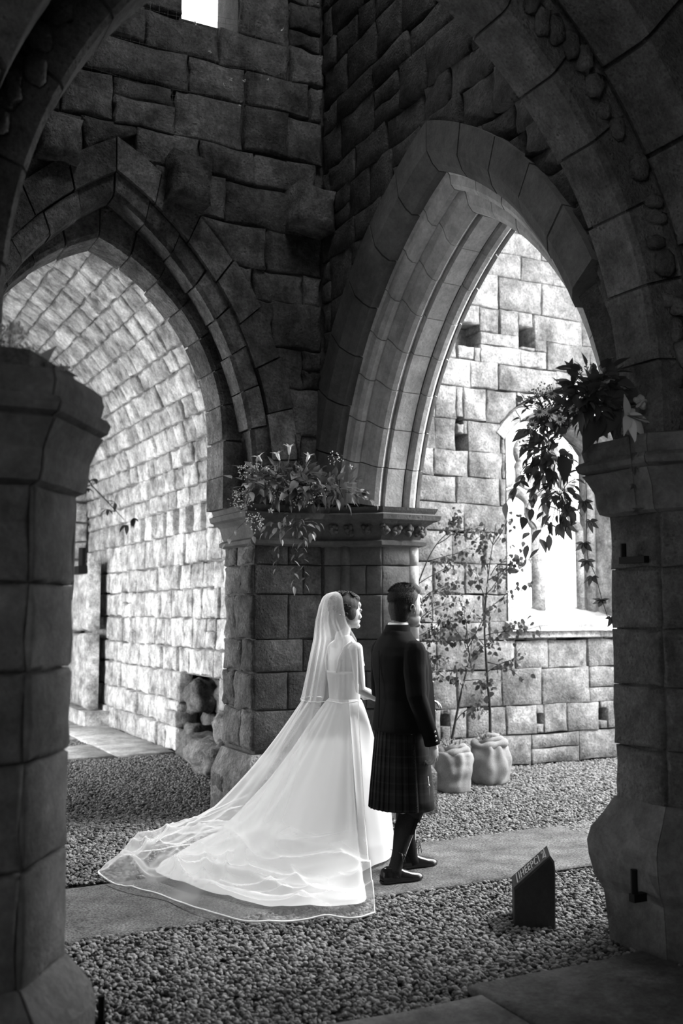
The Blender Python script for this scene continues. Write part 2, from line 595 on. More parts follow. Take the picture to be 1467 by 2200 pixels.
# ---------------- right wall of the crossing with the moulded arch into the chapel
A_r = Arch(6.00, 2.15, 2.56, 1.10)
bag = Bag()
curtain(A_r, 3.0, 4.17, YW + 0.1, TOPZ, frame_x(XW), -0.74, -0.06, bag)
wall_right = structure(bag.put('wall_right', M['mortar'], None, smooth=False))
fr = frame_x(XW)
polys = []
for q in courses(4.17, YW - 0.01, 2.5, TOPZ, (0.22, 0.36), (0.30, 0.58), rng, 0.016):
    q = A_r.cut(q, 3.06)
    if q: polys.append(q)
lay(polys, fr, wall_right, M['wall_shaded'], rng, d1=(-0.006, 0.022), bev=0.012, rough=0.016, bulge=0.008, gap=0.005)
HOOD = [(3.12, -0.05), (2.92, -0.05), (2.84, 0.0), (2.80, 0.05), (2.81, 0.14), (3.12, 0.14)]
ORDERS = [(r_ + 0.72 if d_ > 0.26 else r_ + 0.67, d_) for r_, d_ in [(2.42, 0.10), (2.16, 0.10), (2.12, 0.14), (2.06, 0.15), (2.03, 0.18), (2.03, 0.22), (2.06, 0.25),
          (1.97, 0.275), (1.90, 0.295), (1.86, 0.33), (1.85, 0.37), (1.87, 0.40), (1.90, 0.415),
          (1.845, 0.425), (1.84, 0.58), (1.88, 0.60), (1.84, 0.61), (1.815, 0.64), (1.815, 0.68), (1.84, 0.71), (1.87, 0.72), (1.83, 0.745), (2.38, 0.75)]]
def arch_core(arch, profile, fr_, parent, m, t0=0.0):
    """mortar behind the voussoirs, so that no joint is open right through"""
    for s in (1, -1):
        arch_ring(arch, s, profile, 1, fr_, parent, m, random.Random(1), name='mortar_bed', t0=t0, segs=28, gap=0.0, jit=0.0)
arch_core(A_r, [(3.05, 0.12), (2.87, 0.03), (2.85, 0.14), (2.76, 0.28), (2.63, 0.45), (2.59, 0.50), (2.575, 0.742), (3.05, 0.742)], fr, wall_right, M['mortar'], 0.13)
for s in (1, -1):
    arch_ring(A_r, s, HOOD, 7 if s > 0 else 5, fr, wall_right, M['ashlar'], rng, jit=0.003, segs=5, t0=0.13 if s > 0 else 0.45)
    arch_ring(A_r, s, ORDERS, 8, fr, wall_right, M['ashlar_lit'], rng, jit=0.002, segs=5, t0=0.135, gap=0.004)
    # straight pieces under the springing, down to the capital
    rings_ = []
    for z in (2.46, 2.485):
        rings_.append([Vector(fr(A_r.um - s * A_r.c + s * p[0] * 0.991, z, -p[1])) for p in ORDERS])
    put_fixed('voussoir', *loft_mesh(rings_), M['ashlar_lit'], wall_right, False, 'mid')

# ---------------- corner pillar under both arches
PL = [(3.20, 8.42), (3.20, YW), (3.80, YW), (3.86, 7.68), (3.96, 7.66), (4.06, 7.58), (4.19, 7.45), (4.55, 7.45), (4.55, 8.2)]
core = offset_path(PL, -0.03)
bag = Bag()
bag.add(*loft_mesh([[Vector((x, y, z)) for x, y in core] + [Vector((3.9, 8.42, z))] for z in (0, 2.5)]))
pillar_corner = structure(bag.put('pillar_corner', M['mortar'], None, smooth=False))
zs_ = [0.55, 0.86, 1.16, 1.42, 1.78, 2.02, 2.19]
def face_course(a, b, z0, z1, cuts, parent, m, bev=0.008, rough=0.004, d1=(0.0, 0.008)):
    L = math.hypot(b[0] - a[0], b[1] - a[1]); fr_ = frame_seg(a, b)
    e = [0] + [L * c for c in cuts] + [L]
    lay([[(e[i], z0), (e[i + 1], z0), (e[i + 1], z1), (e[i], z1)] for i in range(len(e) - 1)], fr_, parent, m, rng, -0.03, d1, bev, rough, 0.003, bulge=0.002)
for i in range(len(zs_) - 1):
    z0, z1 = zs_[i], zs_[i + 1]
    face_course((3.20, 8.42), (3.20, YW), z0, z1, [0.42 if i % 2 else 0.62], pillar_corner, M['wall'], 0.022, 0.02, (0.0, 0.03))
    face_course((3.20, YW), (3.80, YW), z0, z1, [0.5 if i % 2 else 0.72], pillar_corner, M['wall_shaded'])
    face_course((3.81, 7.735), (3.97, 7.655), z0, z1, [], pillar_corner, M['ashlar'])
    face_course((3.98, 7.65), (4.20, 7.45), z0, z1, [0.55] if i in (1, 4) else [], pillar_corner, M['ashlar'])
    face_course((4.20, 7.45), (4.47, 7.45), z0, z1, [], pillar_corner, M['ashlar'])
    v, f = tube_mesh([(4.51, 7.49, z0 + .003), (4.51, 7.49, z1 - .003)], 0.055, 12)
    put('shaft_drum', v, f, M['ashlar_lit'], pillar_corner, True, 'mid')
    v, f = tube_mesh([(3.975, 7.665, z0 + .003), (3.975, 7.665, z1 - .003)], 0.045, 10)
    put('shaft_drum', v, f, M['ashlar'], pillar_corner, True, 'mid')
# chamfered plinth
PP = [(3.20, 8.42), (3.20, YW), (3.80, YW), (4.0, 7.64), (4.2, 7.45), (4.55, 7.45), (4.55, 8.2)]
v, f = sweep_plan(PP, [(0.10, 0.0), (0.10, 0.34), (0.09, 0.36), (0.01, 0.52)])
put_fixed('plinth', v, f, M['wall'], pillar_corner, False, 'mid')
for i, (y0, y1, z0, z1) in enumerate(((7.66, 7.95, .0, .17), (7.95, 8.42, .0, .17), (7.65, 8.1, .17, .35), (8.1, 8.42, .17, .35))):
    lay([[(8.42 - y1, z0), (8.42 - y0, z0), (8.42 - y0, z1), (8.42 - y1, z1)]], frame_seg((3.10, 8.42), (3.10, 7.5)), pillar_corner, M['wall'], rng, -.02, (0.0, 0.03), 0.02, 0.02)
# capital: necking, carved leaf band, abacus
CAPP = [(3.20, 8.42), (3.20, YW), (3.80, YW), (4.0, 7.62), (4.19, 7.45), (4.55, 7.45), (4.55, 8.2)]
v, f = sweep_plan(CAPP, [(0.0, 2.17), (0.045, 2.185), (0.05, 2.215), (0.01, 2.235), (0.02, 2.26), (0.045, 2.34), (0.09, 2.375), (0.13, 2.39), (0.14, 2.43), (0.10, 2.445), (0.11, 2.465), (0.12, 2.49), (0.02, 2.50)])
capital_mesh = put_fixed('capital', v, f, M['ashlar'], pillar_corner, False, 'mid')
def leaf_cluster(c, r, yaw, seed):
    """a carved stone leaf ball"""
    b = Bag(); rr = random.Random(seed)
    b.ell(c, (r * .75, r * .75, r * .8), None, 8, 6)
    for k in range(6):
        a = yaw + rr.uniform(-1.2, 1.2)
        d = Vector((math.cos(a), math.sin(a), 0))
        p = Vector(c) + d * r * .6 + Vector((0, 0, rr.uniform(-.7, .7) * r))
        b.ell(p, (r * .45, r * .35, r * .5), Matrix.Rotation(rr.uniform(0, 3), 3, 'X'), 6, 5)
    return b
pts = [(3.86, 7.66), (3.97, 7.59), (4.08, 7.49), (4.20, 7.40), (4.31, 7.40), (4.42, 7.40), (4.52, 7.40), (4.60, 7.46)]
for i, (x, y) in enumerate(pts):
    leaf_cluster((x, y, 2.305), 0.052, -PI * 0.65, i).put('carved_leaf', M['ashlar'], pillar_corner, origin='mid')

# near jamb of the same arch (mostly behind the near pier)
NJ = [(4.55, 3.9), (4.55, 4.5), (4.22, 4.5), (4.10, 4.32), (3.96, 4.2), (3.80, 4.18)]
bag = Bag(); bag.add(*loft_mesh([[Vector((x, y, z)) for x, y in NJ] + [Vector((3.8, 3.9, z))] for z in (0, 2.5)]))
jamb = structure(bag.put('pillar_side', M['ashlar'], None, smooth=False))
v, f = sweep_plan([(4.55, 3.9), (4.55, 4.5), (4.22, 4.5), (3.96, 4.22), (3.75, 4.16)], [(0.0, 2.14), (0.03, 2.18), (0.02, 2.22), (0.05, 2.30), (0.10, 2.36), (0.13, 2.40), (0.13, 2.45), (0.12, 2.49), (0.02, 2.50)])
put_fixed('capital', v, f, M['ashlar'], jamb, False, 'mid')
for z0, z1 in zip((0.0, .62, 1.0, 1.35, 1.75), (.62, 1.0, 1.35, 1.75, 2.14)):
    v, f = tube_mesh([(3.86, 4.235, z0 + .003), (3.86, 4.235, z1 - .003)], 0.05, 12); put('shaft_drum', v, f, M['ashlar'], jamb, True, 'mid')

# ---------------- vaulted passage beyond the left arch
PX, PY0, PY1 = 3.97, 8.42, 16.4
VSPR = 2.95
VR, VC = 3.10, 1.08                   # pointed barrel vault: radius and centre offset, ridge over X = 1.95
VX = PX - VR                          # centre of the right haunch
VTOP = math.acos((1.95 - VX) / VR)
VLEN = VR * VTOP
def fr_vault(u, v, d):                # u = Y, v = height then arc length, d = into the passage
    if v <= VSPR: return (PX - d, u, v)
    a = (v - VSPR) / VR
    return (VX + (VR - d) * math.cos(a), u, VSPR + (VR - d) * math.sin(a))
fr_vault.dirn = lambda v: np.array([1.95, 0, 1.5]) - np.array([np.mean([p[0] for p in v]), 0, np.mean([p[2] for p in v])])
bag = Bag()
N0, N1 = 10.35, 12.0                  # broken-out niche at the foot of the wall
for (a, b, z0, z1) in ((PY0 - .4, N0, 0, 2.56), (N0, N1, 0.92, 2.56), (N1, PY1, 0, 2.56), (PY0 - .4, PY1, 2.87, VSPR)):
    bag.add(*box_mesh(PX + 0.06, PX + 0.5, a, b, z0, z1))
bag.add(*box_mesh(PX + 0.42, PX + 0.5, N0, N1, 0, 0.92)); bag.add(*box_mesh(PX + 0.40, PX + 0.5, PY0 - .4, PY1, 2.5, 2.9))
wall_passage = structure(bag.put('wall_passage', M['mortar_pale'], None, smooth=False))
slots = []
y = 8.95
while y < 15.4:
    slots.append((y, y + 0.20)); y += 0.40 + (y - 8.9) * 0.02
S0, S1 = 2.56, 2.87
polys = []
for q in courses(PY0, PY1, 0.0, 0.94, (0.26, 0.36), (0.30, 0.52), rng, 0.012):
    c = centroid(q)
    if N0 < c[0] < N1: continue
    polys.append(q)
polys += courses(PY0, PY1, 0.94, S0, (0.24, 0.34), (0.22, 0.48), rng, 0.014)
y = PY0
row_ = []
for a, b in slots + [(PY1, PY1)]:
    if a - y > 0.04:
        row_.append([(y, S0), (a, S0), (a, S1), (y, S1)])
    y = b
lay([p for p in polys if p], lambda u, v, d: fr_vault(u, v, d), wall_passage, M['pale'], rng, d0=-0.14, d1=(-0.01, 0.035), bev=0.02, rough=0.016) if False else None
frp = lambda u, v, d: (PX - d, u, v)
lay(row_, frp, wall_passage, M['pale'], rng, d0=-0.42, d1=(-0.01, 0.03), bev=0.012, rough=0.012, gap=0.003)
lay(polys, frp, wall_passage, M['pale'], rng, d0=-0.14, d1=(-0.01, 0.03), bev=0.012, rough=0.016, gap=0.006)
lay(courses(PX + .03, PX + .42, 0.0, 0.92, (0.2, 0.3), (0.2, 0.4), rng, 0.02), frame_y(N1), wall_passage, M['wall'], rng, d0=-.05, d1=(0.02, 0.14), bev=0.03, rough=0.03, bulge=0.02)
# stones inside the niche and the blocks fallen at its foot
for c, r, sd in (((4.16, 11.62, 0.68), (0.16, 0.24, 0.18), 3), ((4.10, 11.6, 0.22), (0.15, 0.2, 0.13), 2), ((4.36, 11.4, 0.68), (0.12, 0.34, 0.2), 4), ((4.3, 11.0, 0.34), (0.16, 0.22, 0.15), 6), ((4.36, 11.7, 0.32), (0.1, 0.2, 0.16), 7), ((4.36, 10.55, 0.3), (0.1, 0.16, 0.16), 8)):
    lump('rubble_stone', c, r, M['wall'], wall_passage, sd, 3, 0.4, 0.8)
lump('boulder', (3.86, 10.15, 0.16), (0.28, 0.34, 0.19), M['wall'], wall_passage, 12, 3, 0.35, 0.82)
lump('boulder', (3.98, 11.05, 0.14), (0.20, 0.38, 0.16), M['wall'], wall_passage, 13, 3, 0.35, 0.85)
lump('boulder', (3.74, 9.45, 0.52), (0.18, 0.22, 0.16), M['wall'], wall_passage, 14, 3, 0.35, 0.7)
# vault
bag = Bag()
for i in range(14):
    a0, a1 = VTOP * i / 14, VTOP * (i + 1) / 14
    for sgn in (1, -1):
        q = []
        for a, rr in ((a0, VR + .05), (a1, VR + .05), (a1, VR + .35), (a0, VR + .35)):
            x = VX + rr * math.cos(a); q.append((x if sgn > 0 else 3.9 - x, VSPR + rr * math.sin(a)))
        bag.add(*extrude_poly(q, lambda u, v, d: (u, d, v), PY0 - 0.02, PY1))
ceiling = structure(bag.put('ceiling', M['mortar_pale'], None, smooth=False))
polys = courses(PY0, PY1, S1, VSPR + VLEN, (0.22, 0.30), (0.24, 0.50), rng, 0.012)
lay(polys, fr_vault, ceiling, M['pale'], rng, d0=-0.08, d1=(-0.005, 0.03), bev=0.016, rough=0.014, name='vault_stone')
# passage end wall and the left arcade piers
fr = frame_y(PY1)
bag = Bag(); bag.add(*box_mesh(-1.4, 4.4, PY1 + 0.05, PY1 + 0.4, 0, 6.4))
wall_end = structure(bag.put('wall_end', M['mortar_pale'], None, smooth=False))
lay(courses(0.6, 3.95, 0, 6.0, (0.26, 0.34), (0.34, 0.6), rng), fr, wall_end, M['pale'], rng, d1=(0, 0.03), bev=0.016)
slab_structure('wall_arcade', [(-0.5, -0.1, 8.42, 10.6, 0, 3.4), (-0.5, -0.1, 15.4, 16.4, 0, 3.4), (-0.5, -0.1, 8.42, 16.4, 3.9, 4.3)], M['mortar_pale'])
# door jamb at the far end of the passage: two split blocks on a base
jamb2 = thing('door_jamb', (3.85, 15.7, 0), 'pale split stone door jamb on a low base at far end of passage', 'door jamb')
v, f = box_mesh(3.62, 3.97, 14.95, 16.35, 0.0, 0.22); put_fixed('base_block', v, f, M['pale'], jamb2, False, 'mid')
for i, (z0, z1) in enumerate(((0.23, 1.32), (1.35, 2.38))):
    polys = []
    st = stone_mesh([(0, z0), (1.08, z0), (1.08, z1), (0, z1)], frame_seg((3.70, 16.25), (3.70, 15.17)), -0.16, 0.02, 0.03, 0.03, rng)
    put_fixed('jamb_block', st[0], st[1], M['pale'], jamb2, True, 'mid')
def pintle(name, corner, arm, pin_h, label, r=0.018):
    """iron gate pintle: a square arm let into the wall with an upright pin"""
    t = thing(name, corner, label, 'bracket')
    c = Vector(corner); a = Vector(arm)
    d = a.normalized(); n = Vector((0, 0, 1)); s = d.cross(n)
    def bar(p, q, w, h):
        dd = (q - p).normalized(); uu = Vector((0, 0, 1)) if abs(dd.z) < .9 else Vector((1, 0, 0)); ss = dd.cross(uu).normalized(); uu = ss.cross(dd)
        return loft_mesh([[e + ss * w * i + uu * h * j for i, j in ((-1, -1), (1, -1), (1, 1), (-1, 1))] for e in (p, q)])
    v_, f_ = bar(c - a, c + d * r, r * 1.05, r * 1.05); put_fixed('arm', v_, f_, M['iron'], t, False, 'mid')
    v_, f_ = tube_mesh([c - n * r, c + n * pin_h], r * 0.95, 10); put_fixed('pin', v_, f_, M['iron'], t, False, 'mid')
    return t
pintle('gate_pintle', (3.60, 15.25, 2.24), (0.0, -0.42, 0.0), 0.32, 'black iron gate pintle fixed to the pale door jamb far down the passage', 0.055)

# ---------------- chapel beyond the right arch
YR = 9.27
SILL = 1.53
A_w = Arch(7.60, 2.93, 1.02, 0.0)         # flat segmental rear arch, half width 0.82
WH = 0.82
bag = Bag()
curtain(A_w, 1.02, 3.97, 11.2, 7.4, frame_y(YR), -0.75, -0.28, bag, 60, WH)
bag.add(*box_mesh(7.60 - 0.83, 7.60 + 0.83, YR + 0.28, YR + 0.75, 0.0, SILL - 0.06))
wall_back = structure(bag.put('wall_back', M['mortar_pale'], None, smooth=False))
fr = frame_y(YR)
polys = courses(4.56, 9.6, 0.0, SILL, (0.30, 0.40), (0.40, 0.72), rng, 0.01)
for q in courses(4.56, 9.6, SILL, 6.9, (0.26, 0.38), (0.36, 0.68), rng, 0.012):
    c = centroid(q); sd = 1 if c[0] > 7.6 else -1
    if c[1] < 3.62:
        if abs(c[0] - 7.6) < 1.6: q = clip(q, (7.6 + sd * (WH + 0.01), 0), (sd, 0))
    else: q = A_w.cut(q, 1.16)
    if q: polys.append(q)
def punch(polys, u0, u1, v0, v1):
    """cut a putlog hole out of the stones around it"""
    out = []
    for q in polys:
        if len(q) < 3: continue
        us, vs2 = [p[0] for p in q], [p[1] for p in q]
        if max(us) < u0 or min(us) > u1 or max(vs2) < v0 or min(vs2) > v1: out.append(q); continue
        out += [clip(q, (u0, 0), (-1, 0)), clip(q, (u1, 0), (1, 0))]
        m_ = clip(clip(q, (u0, 0), (1, 0)), (u1, 0), (-1, 0)) if len(clip(q, (u0, 0), (1, 0))) > 2 else []
        if len(m_) > 2: out += [clip(m_, (0, v0), (0, -1)), clip(m_, (0, v1), (0, 1))]
    return [q for q in out if len(q) > 2]
for cu, cv, w_, h_ in ((6.21, 3.45, .15, .17), (6.19, 3.68, .09, .07), (7.19, 0.48, .10, .11), (5.97, 0.52, .11, .12), (8.07, 0.49, .13, .14), (6.31, 4.63, .30, .26), (7.09, 4.70, .22, .24)):
    polys = punch(polys, cu - w_ / 2, cu + w_ / 2, cv - h_ / 2, cv + h_ / 2)
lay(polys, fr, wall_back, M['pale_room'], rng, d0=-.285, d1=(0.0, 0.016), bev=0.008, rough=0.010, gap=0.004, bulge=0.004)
wall_side = slab_structure('wall_side', [(4.10, 4.55, YW + .3, YR + .3, 0, 7.4)], M['wall'])
slab_structure('wall_chapel_near', [(4.55, 9.5, 3.6, 4.15, 0, 3.4)], M['pale_room'])
# window_1: rear arch, splayed reveal, sill, two cusped lights under a quatrefoil
bag = Bag()
def outline(um, half, zsp, zb, y, n=18):
    p = [Vector((um - half, y, zb))]
    for i in range(n + 1):
        a = PI - PI * i / n
        p.append(Vector((um + half * math.cos(a), y, zsp + math.sqrt(1.02 ** 2 - (half * math.cos(a)) ** 2) * 1.0)))
    p.append(Vector((um + half, y, zb)))
    return p
o1, o2 = outline(7.60, WH, 2.93, SILL - .05, YR - 0.01), outline(7.60, 0.76, 2.86, SILL + .05, YR + 0.62)
n = len(o1); vv = o1 + o2
bag.add(vv, [(i, n + i, n + i + 1, i + 1) for i in range(n - 1)])
window = structure(bag.put('window_1', M['pale'], None, smooth=True))
for s in (-1, 1):
    arch_ring(A_w, s, [(1.02, -0.01), (1.05, -0.03), (1.15, -0.03), (1.15, 0.1), (1.02, 0.1)], 3, fr, window, M['pale'], rng, segs=5, t0=math.acos(WH / 1.02) - 0.04)
v, f = loft_mesh([[Vector(p) for p in ((x, YR - 0.10, SILL - 0.10), (x, YR - 0.10, SILL - 0.03), (x, YR - 0.02, SILL), (x, YR + 0.60, SILL + 0.16), (x, YR + 0.60, SILL - 0.1))] for x in (6.74, 8.46)])
put_fixed('window_sill', v, f, M['flag'], window, False, 'mid')
v, f = box_mesh(6.74, 8.46, YR - 0.06, YR + 0.02, SILL - 0.17, SILL - 0.105); put_fixed('sill_moulding', v, f, M['pale'], window, False, 'mid')
YT = YR + 0.52
def bar_tube(name, pts, r=0.055, n=8):
    v, f = tube_mesh(pts, r, n); put(name, v, f, M['pale'], window, True, 'mid')
bar_tube('mullion', [(7.60, YT, SILL + .08), (7.60, YT, 2.62)], 0.085, 6)
for x in (6.88, 8.32): bar_tube('jamb_shaft', [(x, YT - .08, SILL + .05), (x, YT - .08, 3.3)], 0.06)
for x in (6.98, 8.22): bar_tube('jamb_shaft', [(x, YT, SILL + .08), (x, YT, 2.62)], 0.055, 6)
for cx in (7.29, 7.91):                # cusped, pointed heads
    for s in (-1, 1):
        pts = []
        for i in range(13):
            t = i / 12
            x = cx + s * 0.31 * (1 - t) ** 0.75 - s * 0.05 * math.sin(2 * PI * t)
            pts.append((x, YT, 2.60 + 0.42 * t ** 0.8))
        bar_tube('tracery_bar', pts, 0.055, 6)
    for s in (-1, 1):
        bar_tube('cusp', [(cx + s * .27, YT, 2.62), (cx + s * .17, YT, 2.71), (cx + s * .2, YT, 2.81)], [0.05, 0.03, 0.045], 6)
for k in range(4):                     # quatrefoil
    a0 = PI / 4 + k * PI / 2
    c = (7.60 + 0.17 * math.cos(a0), 3.37 + 0.17 * math.sin(a0))
    bar_tube('foil', [(c[0] + 0.16 * math.cos(a0 + t), YT, c[1] + 0.16 * math.sin(a0 + t)) for t in np.linspace(-2.1, 2.1, 12)], 0.05, 6)
for x, z in ((7.16, 3.2), (8.04, 3.2), (7.6, 3.12)):
    lump('tracery_infill', (x, YT, z), (0.13, 0.06, 0.15), M['pale'], window, x, 2, 0.05, 0.3)

# ---------------- near arch between two piers, seen from the dark side
A_f = Arch(2.196, 2.748, 2.16, 0.579)
YF0, YF1 = 3.50, 4.17
fr = frame_y(YF0)
bag = Bag()
curtain(A_f, 2.42, -2.5, 6.4, 6.6, fr, -0.65, -0.05, bag, 70)
wall_front = structure(bag.put('wall_front', M['mortar'], None, smooth=False))
for s in (-1, 1):
    arch_ring(A_f, s, [(2.16, 0.40), (2.18, 0.37), (2.50, 0.36), (2.50, 0.67), (2.18, 0.67), (2.16, 0.65)], 8, fr, wall_front, M['front'], rng, jit=0.006, segs=5, gap=0.007, t0=-0.1)
    arch_ring(A_f, s, [(2.36, 0.03), (2.39, -0.01), (2.78, -0.02), (2.78, 0.30), (2.38, 0.31), (2.36, 0.28)], 7, fr, wall_front, M['front'], rng, jit=0.012, segs=5, gap=0.012, t0=-0.09)
    arch_ring(A_f, s, [(2.20, 0.40), (2.48, 0.39), (2.48, 0.65), (2.20, 0.65)], 1, fr, wall_front, M['mortar'], random.Random(1), name='mortar_bed', t0=-0.1, segs=24, gap=0.0, jit=0.0)
    arch_ring(A_f, s, [(2.40, 0.03), (2.75, 0.02), (2.75, 0.30), (2.40, 0.30)], 1, fr, wall_front, M['mortar'], random.Random(1), name='mortar_bed', t0=-0.09, segs=24, gap=0.0, jit=0.0)
    for k in range(26):                # rubble packed between the two rings
        t = (k + rng.random()) / 26 * A_f.top(2.3)
        u, v = A_f.pt(s, rng.uniform(2.27, 2.36), t)
        lump('rubble_stone', fr(u, v, -0.345 + rng.uniform(-.02, .01)), (rng.uniform(.03, .06), 0.03, rng.uniform(.03, .08)), M['front'], wall_front, k * 3.3 + s, 2, 0.45, 0.75)
polys = []
for q in courses(-1.2, 5.6, 2.5, 6.4, (0.32, 0.46), (0.45, 0.8), rng, 0.014):
    q = A_f.cut(q, 2.79)
    if q: polys.append(q)
lay(polys, fr, wall_front, M['front'], rng, d1=(-0.03, 0.03), bev=0.03, rough=0.024, bulge=0.02)

RP = [(4.3, YF1), (3.70, YF1), (3.70, 3.82), (3.95, YF0), (5.4, YF0)]
LP = [(-1.6, YF0), (0.66, YF0), (0.87, 3.82), (0.87, YF1), (-1.0, YF1)]
CAPF = [(0.0, 2.13), (0.035, 2.145), (0.045, 2.18), (0.05, 2.25), (0.075, 2.31), (0.095, 2.345), (0.08, 2.352), (0.11, 2.365), (0.12, 2.395), (0.105, 2.415), (0.085, 2.42), (0.095, 2.47), (0.085, 2.51), (-0.02, 2.53)]
BASF = [(0.03, 0.0), (0.05, 0.27), (0.08, 0.33), (0.10, 0.42), (0.105, 0.5), (0.09, 0.56), (0.045, 0.64), (0.005, 0.72)]
BASL = [(0.10, 0.0), (0.11, 0.30), (0.09, 0.34), (0.01, 0.46)]
def pier(name, path, seed, zc, base, dz=0.0):
    r_ = random.Random(seed)
    core = offset_path(path, -0.03)
    bag = Bag(); bag.add(*loft_mesh([[Vector((x, y, z)) for x, y in core] for z in (0, 2.52)]))
    p = structure(bag.put(name, M['mortar'], None, smooth=False))
    for a, b in zip(path[:-1], path[1:]):
        L = math.hypot(b[0] - a[0], b[1] - a[1])
        fr_ = frame_seg(a, b)
        polys = []
        for i in range(len(zc) - 1):
            k = max(1, round(L / 0.46)); e = [0] + [L * (j + r_.uniform(-.25, .25)) / k for j in range(1, k)] + [L]
            polys += [[(e[j], zc[i]), (e[j + 1], zc[i]), (e[j + 1], zc[i + 1]), (e[j], zc[i + 1])] for j in range(k)]
        lay(polys, fr_, p, M['front'] if name == 'pillar_right' else M['front_smooth'], r_, -0.03, (0.0, 0.012), 0.012, 0.008, 0.004, bulge=0.004)
    for prof, nm in (([(o, z + dz) for o, z in CAPF], 'capital'), (base, 'base')):
        for i in range(len(path) - 1):     # one carved stone per face, mitred at the corners
            sub = path
            loops = [offset_path(path, o) for o, z in prof]; back = offset_path(path, -0.12)
            rings_ = []
            for t in (0.004, 0.25, 0.5, 0.75, 0.996):
                rr = []
                bk = Vector((back[i][0] + (back[i + 1][0] - back[i][0]) * t, back[i][1] + (back[i + 1][1] - back[i][1]) * t, prof[0][1]))
                rr.append(bk)
                for k, (o, z) in enumerate(prof):
                    w = (0.03 if nm == 'base' and 0 < k < len(prof) - 1 else 0.006) * mnoise.noise(Vector((i * 3.1 + t * 3, k * 0.8, seed)))
                    q0, q1 = loops[k][i], loops[k][i + 1]
                    rr.append(Vector((q0[0] + (q1[0] - q0[0]) * t, q0[1] + (q1[1] - q0[1]) * t, z + w)))
                rr.append(Vector((bk.x, bk.y, prof[-1][1]))); rings_.append(rr)
            v, f = loft_mesh(rings_)
            put_fixed(nm + '_stone', v, f, M['front_smooth'], p, False, 'mid')
    return p
pillar_right = pier('pillar_right', RP, 3, [0.70, 0.98, 1.28, 1.56, 1.86, 2.14], BASF)
pillar_left = pier('pillar_left', LP, 4, [0.44, 0.82, 1.16, 1.45, 1.74, 2.07], BASL, -0.07)
pintle('gate_pintle', (3.655, 4.02, 1.90), (0.0, 0.16, 0.0), 0.085, 'black iron gate pintle on the near pier under the hanging vines', 0.016).location
pintle('gate_pintle', (3.56, 3.90, 0.30), (-0.06, 0.0, 0.0), 0.13, 'black iron stub low on the weathered pier base', 0.018)
pintle('gate_pintle', (1.06, 4.02, 0.12), (0.06, 0.0, 0.0), 0.10, 'small black iron stub at the foot of the left pier', 0.014)

# ---------------- outer shell: what closes the dark side and the tower
slab_structure('ceiling', [(-3, 6.4, -4.5, 3.9, 6.4, 6.7)], M['mortar'])
slab_structure('wall_near', [(-3.2, -2.6, -4.5, -2.6, 0, 6.5), (-3.2, -2.6, -0.6, 4.0, 0, 6.5), (5.8, 6.4, -4.5, 3.6, 0, 6.5), (-3, 6.4, -4.8, -4.4, 0, 6.5)], M['wall_shaded'])
slab_structure('wall_tower', [(-0.9, -0.5, 4.1, 7.9, 0, TOPZ), (-0.9, 4.4, 3.7, 4.16, 6.5, TOPZ)], M['wall_shaded'])
slab_structure('roof', [(-0.9, 2.5, 3.7, 8.3, TOPZ, TOPZ + .3), (2.5, 4.55, 5.3, 8.3, TOPZ, TOPZ + .3)], M['wall_shaded'])
# ground outside the window and arcade
slab_structure('ground', [(-12, -0.6, 8, 24, -0.3, -0.02), (4, 20, 10.1, 24, -0.3, -0.02)], M['flag'])

# ---------------- floor coverings
paving = structure(put('floor_paving', *box_mesh(0.4, 3.9, 11.75, 16.35, -0.012, 0.002), M['mortar_pale'], None, False))
for x0, x1, y0, y1 in ((0.5, 2.2, 11.75, 12.95), (2.2, 3.2, 11.75, 12.9), (3.2, 3.92, 11.8, 12.9), (3.2, 3.92, 12.9, 14.9), (0.5, 1.9, 13.6, 14.6), (1.9, 3.2, 13.55, 14.8), (0.5, 2.3, 14.6, 16.3), (2.3, 3.6, 14.8, 16.3)):
    st = stone_mesh([(x0, y0), (x1, y0), (x1, y1), (x0, y1)], lambda u, v, d: (u, v, d), -0.01, 0.035, 0.012, 0.012, rng, bulge=0.002)
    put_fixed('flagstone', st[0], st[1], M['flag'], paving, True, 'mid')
thr = structure(put('floor_threshold', *box_mesh(-1.5, 5.5, -4, 3.84, -0.012, 0.004), M['mortar'], None, False))
for x0, x1, y0, y1 in ((0.6, 1.5, 2.6, 3.80), (1.5, 2.62, 2.6, 3.80), (2.62, 3.62, 2.6, 3.93), (2.2, 3.9, 1.5, 2.6), (0.5, 2.2, 1.5, 2.6)):
    st = stone_mesh([(x0, y0), (x1, y0), (x1, y1), (x0, y1)], lambda u, v, d: (u, v, d), -0.01, 0.05, 0.014, 0.012, rng, bulge=0.002)
    put_fixed('flagstone', st[0], st[1], M['flag_dark'], thr, True, 'mid')

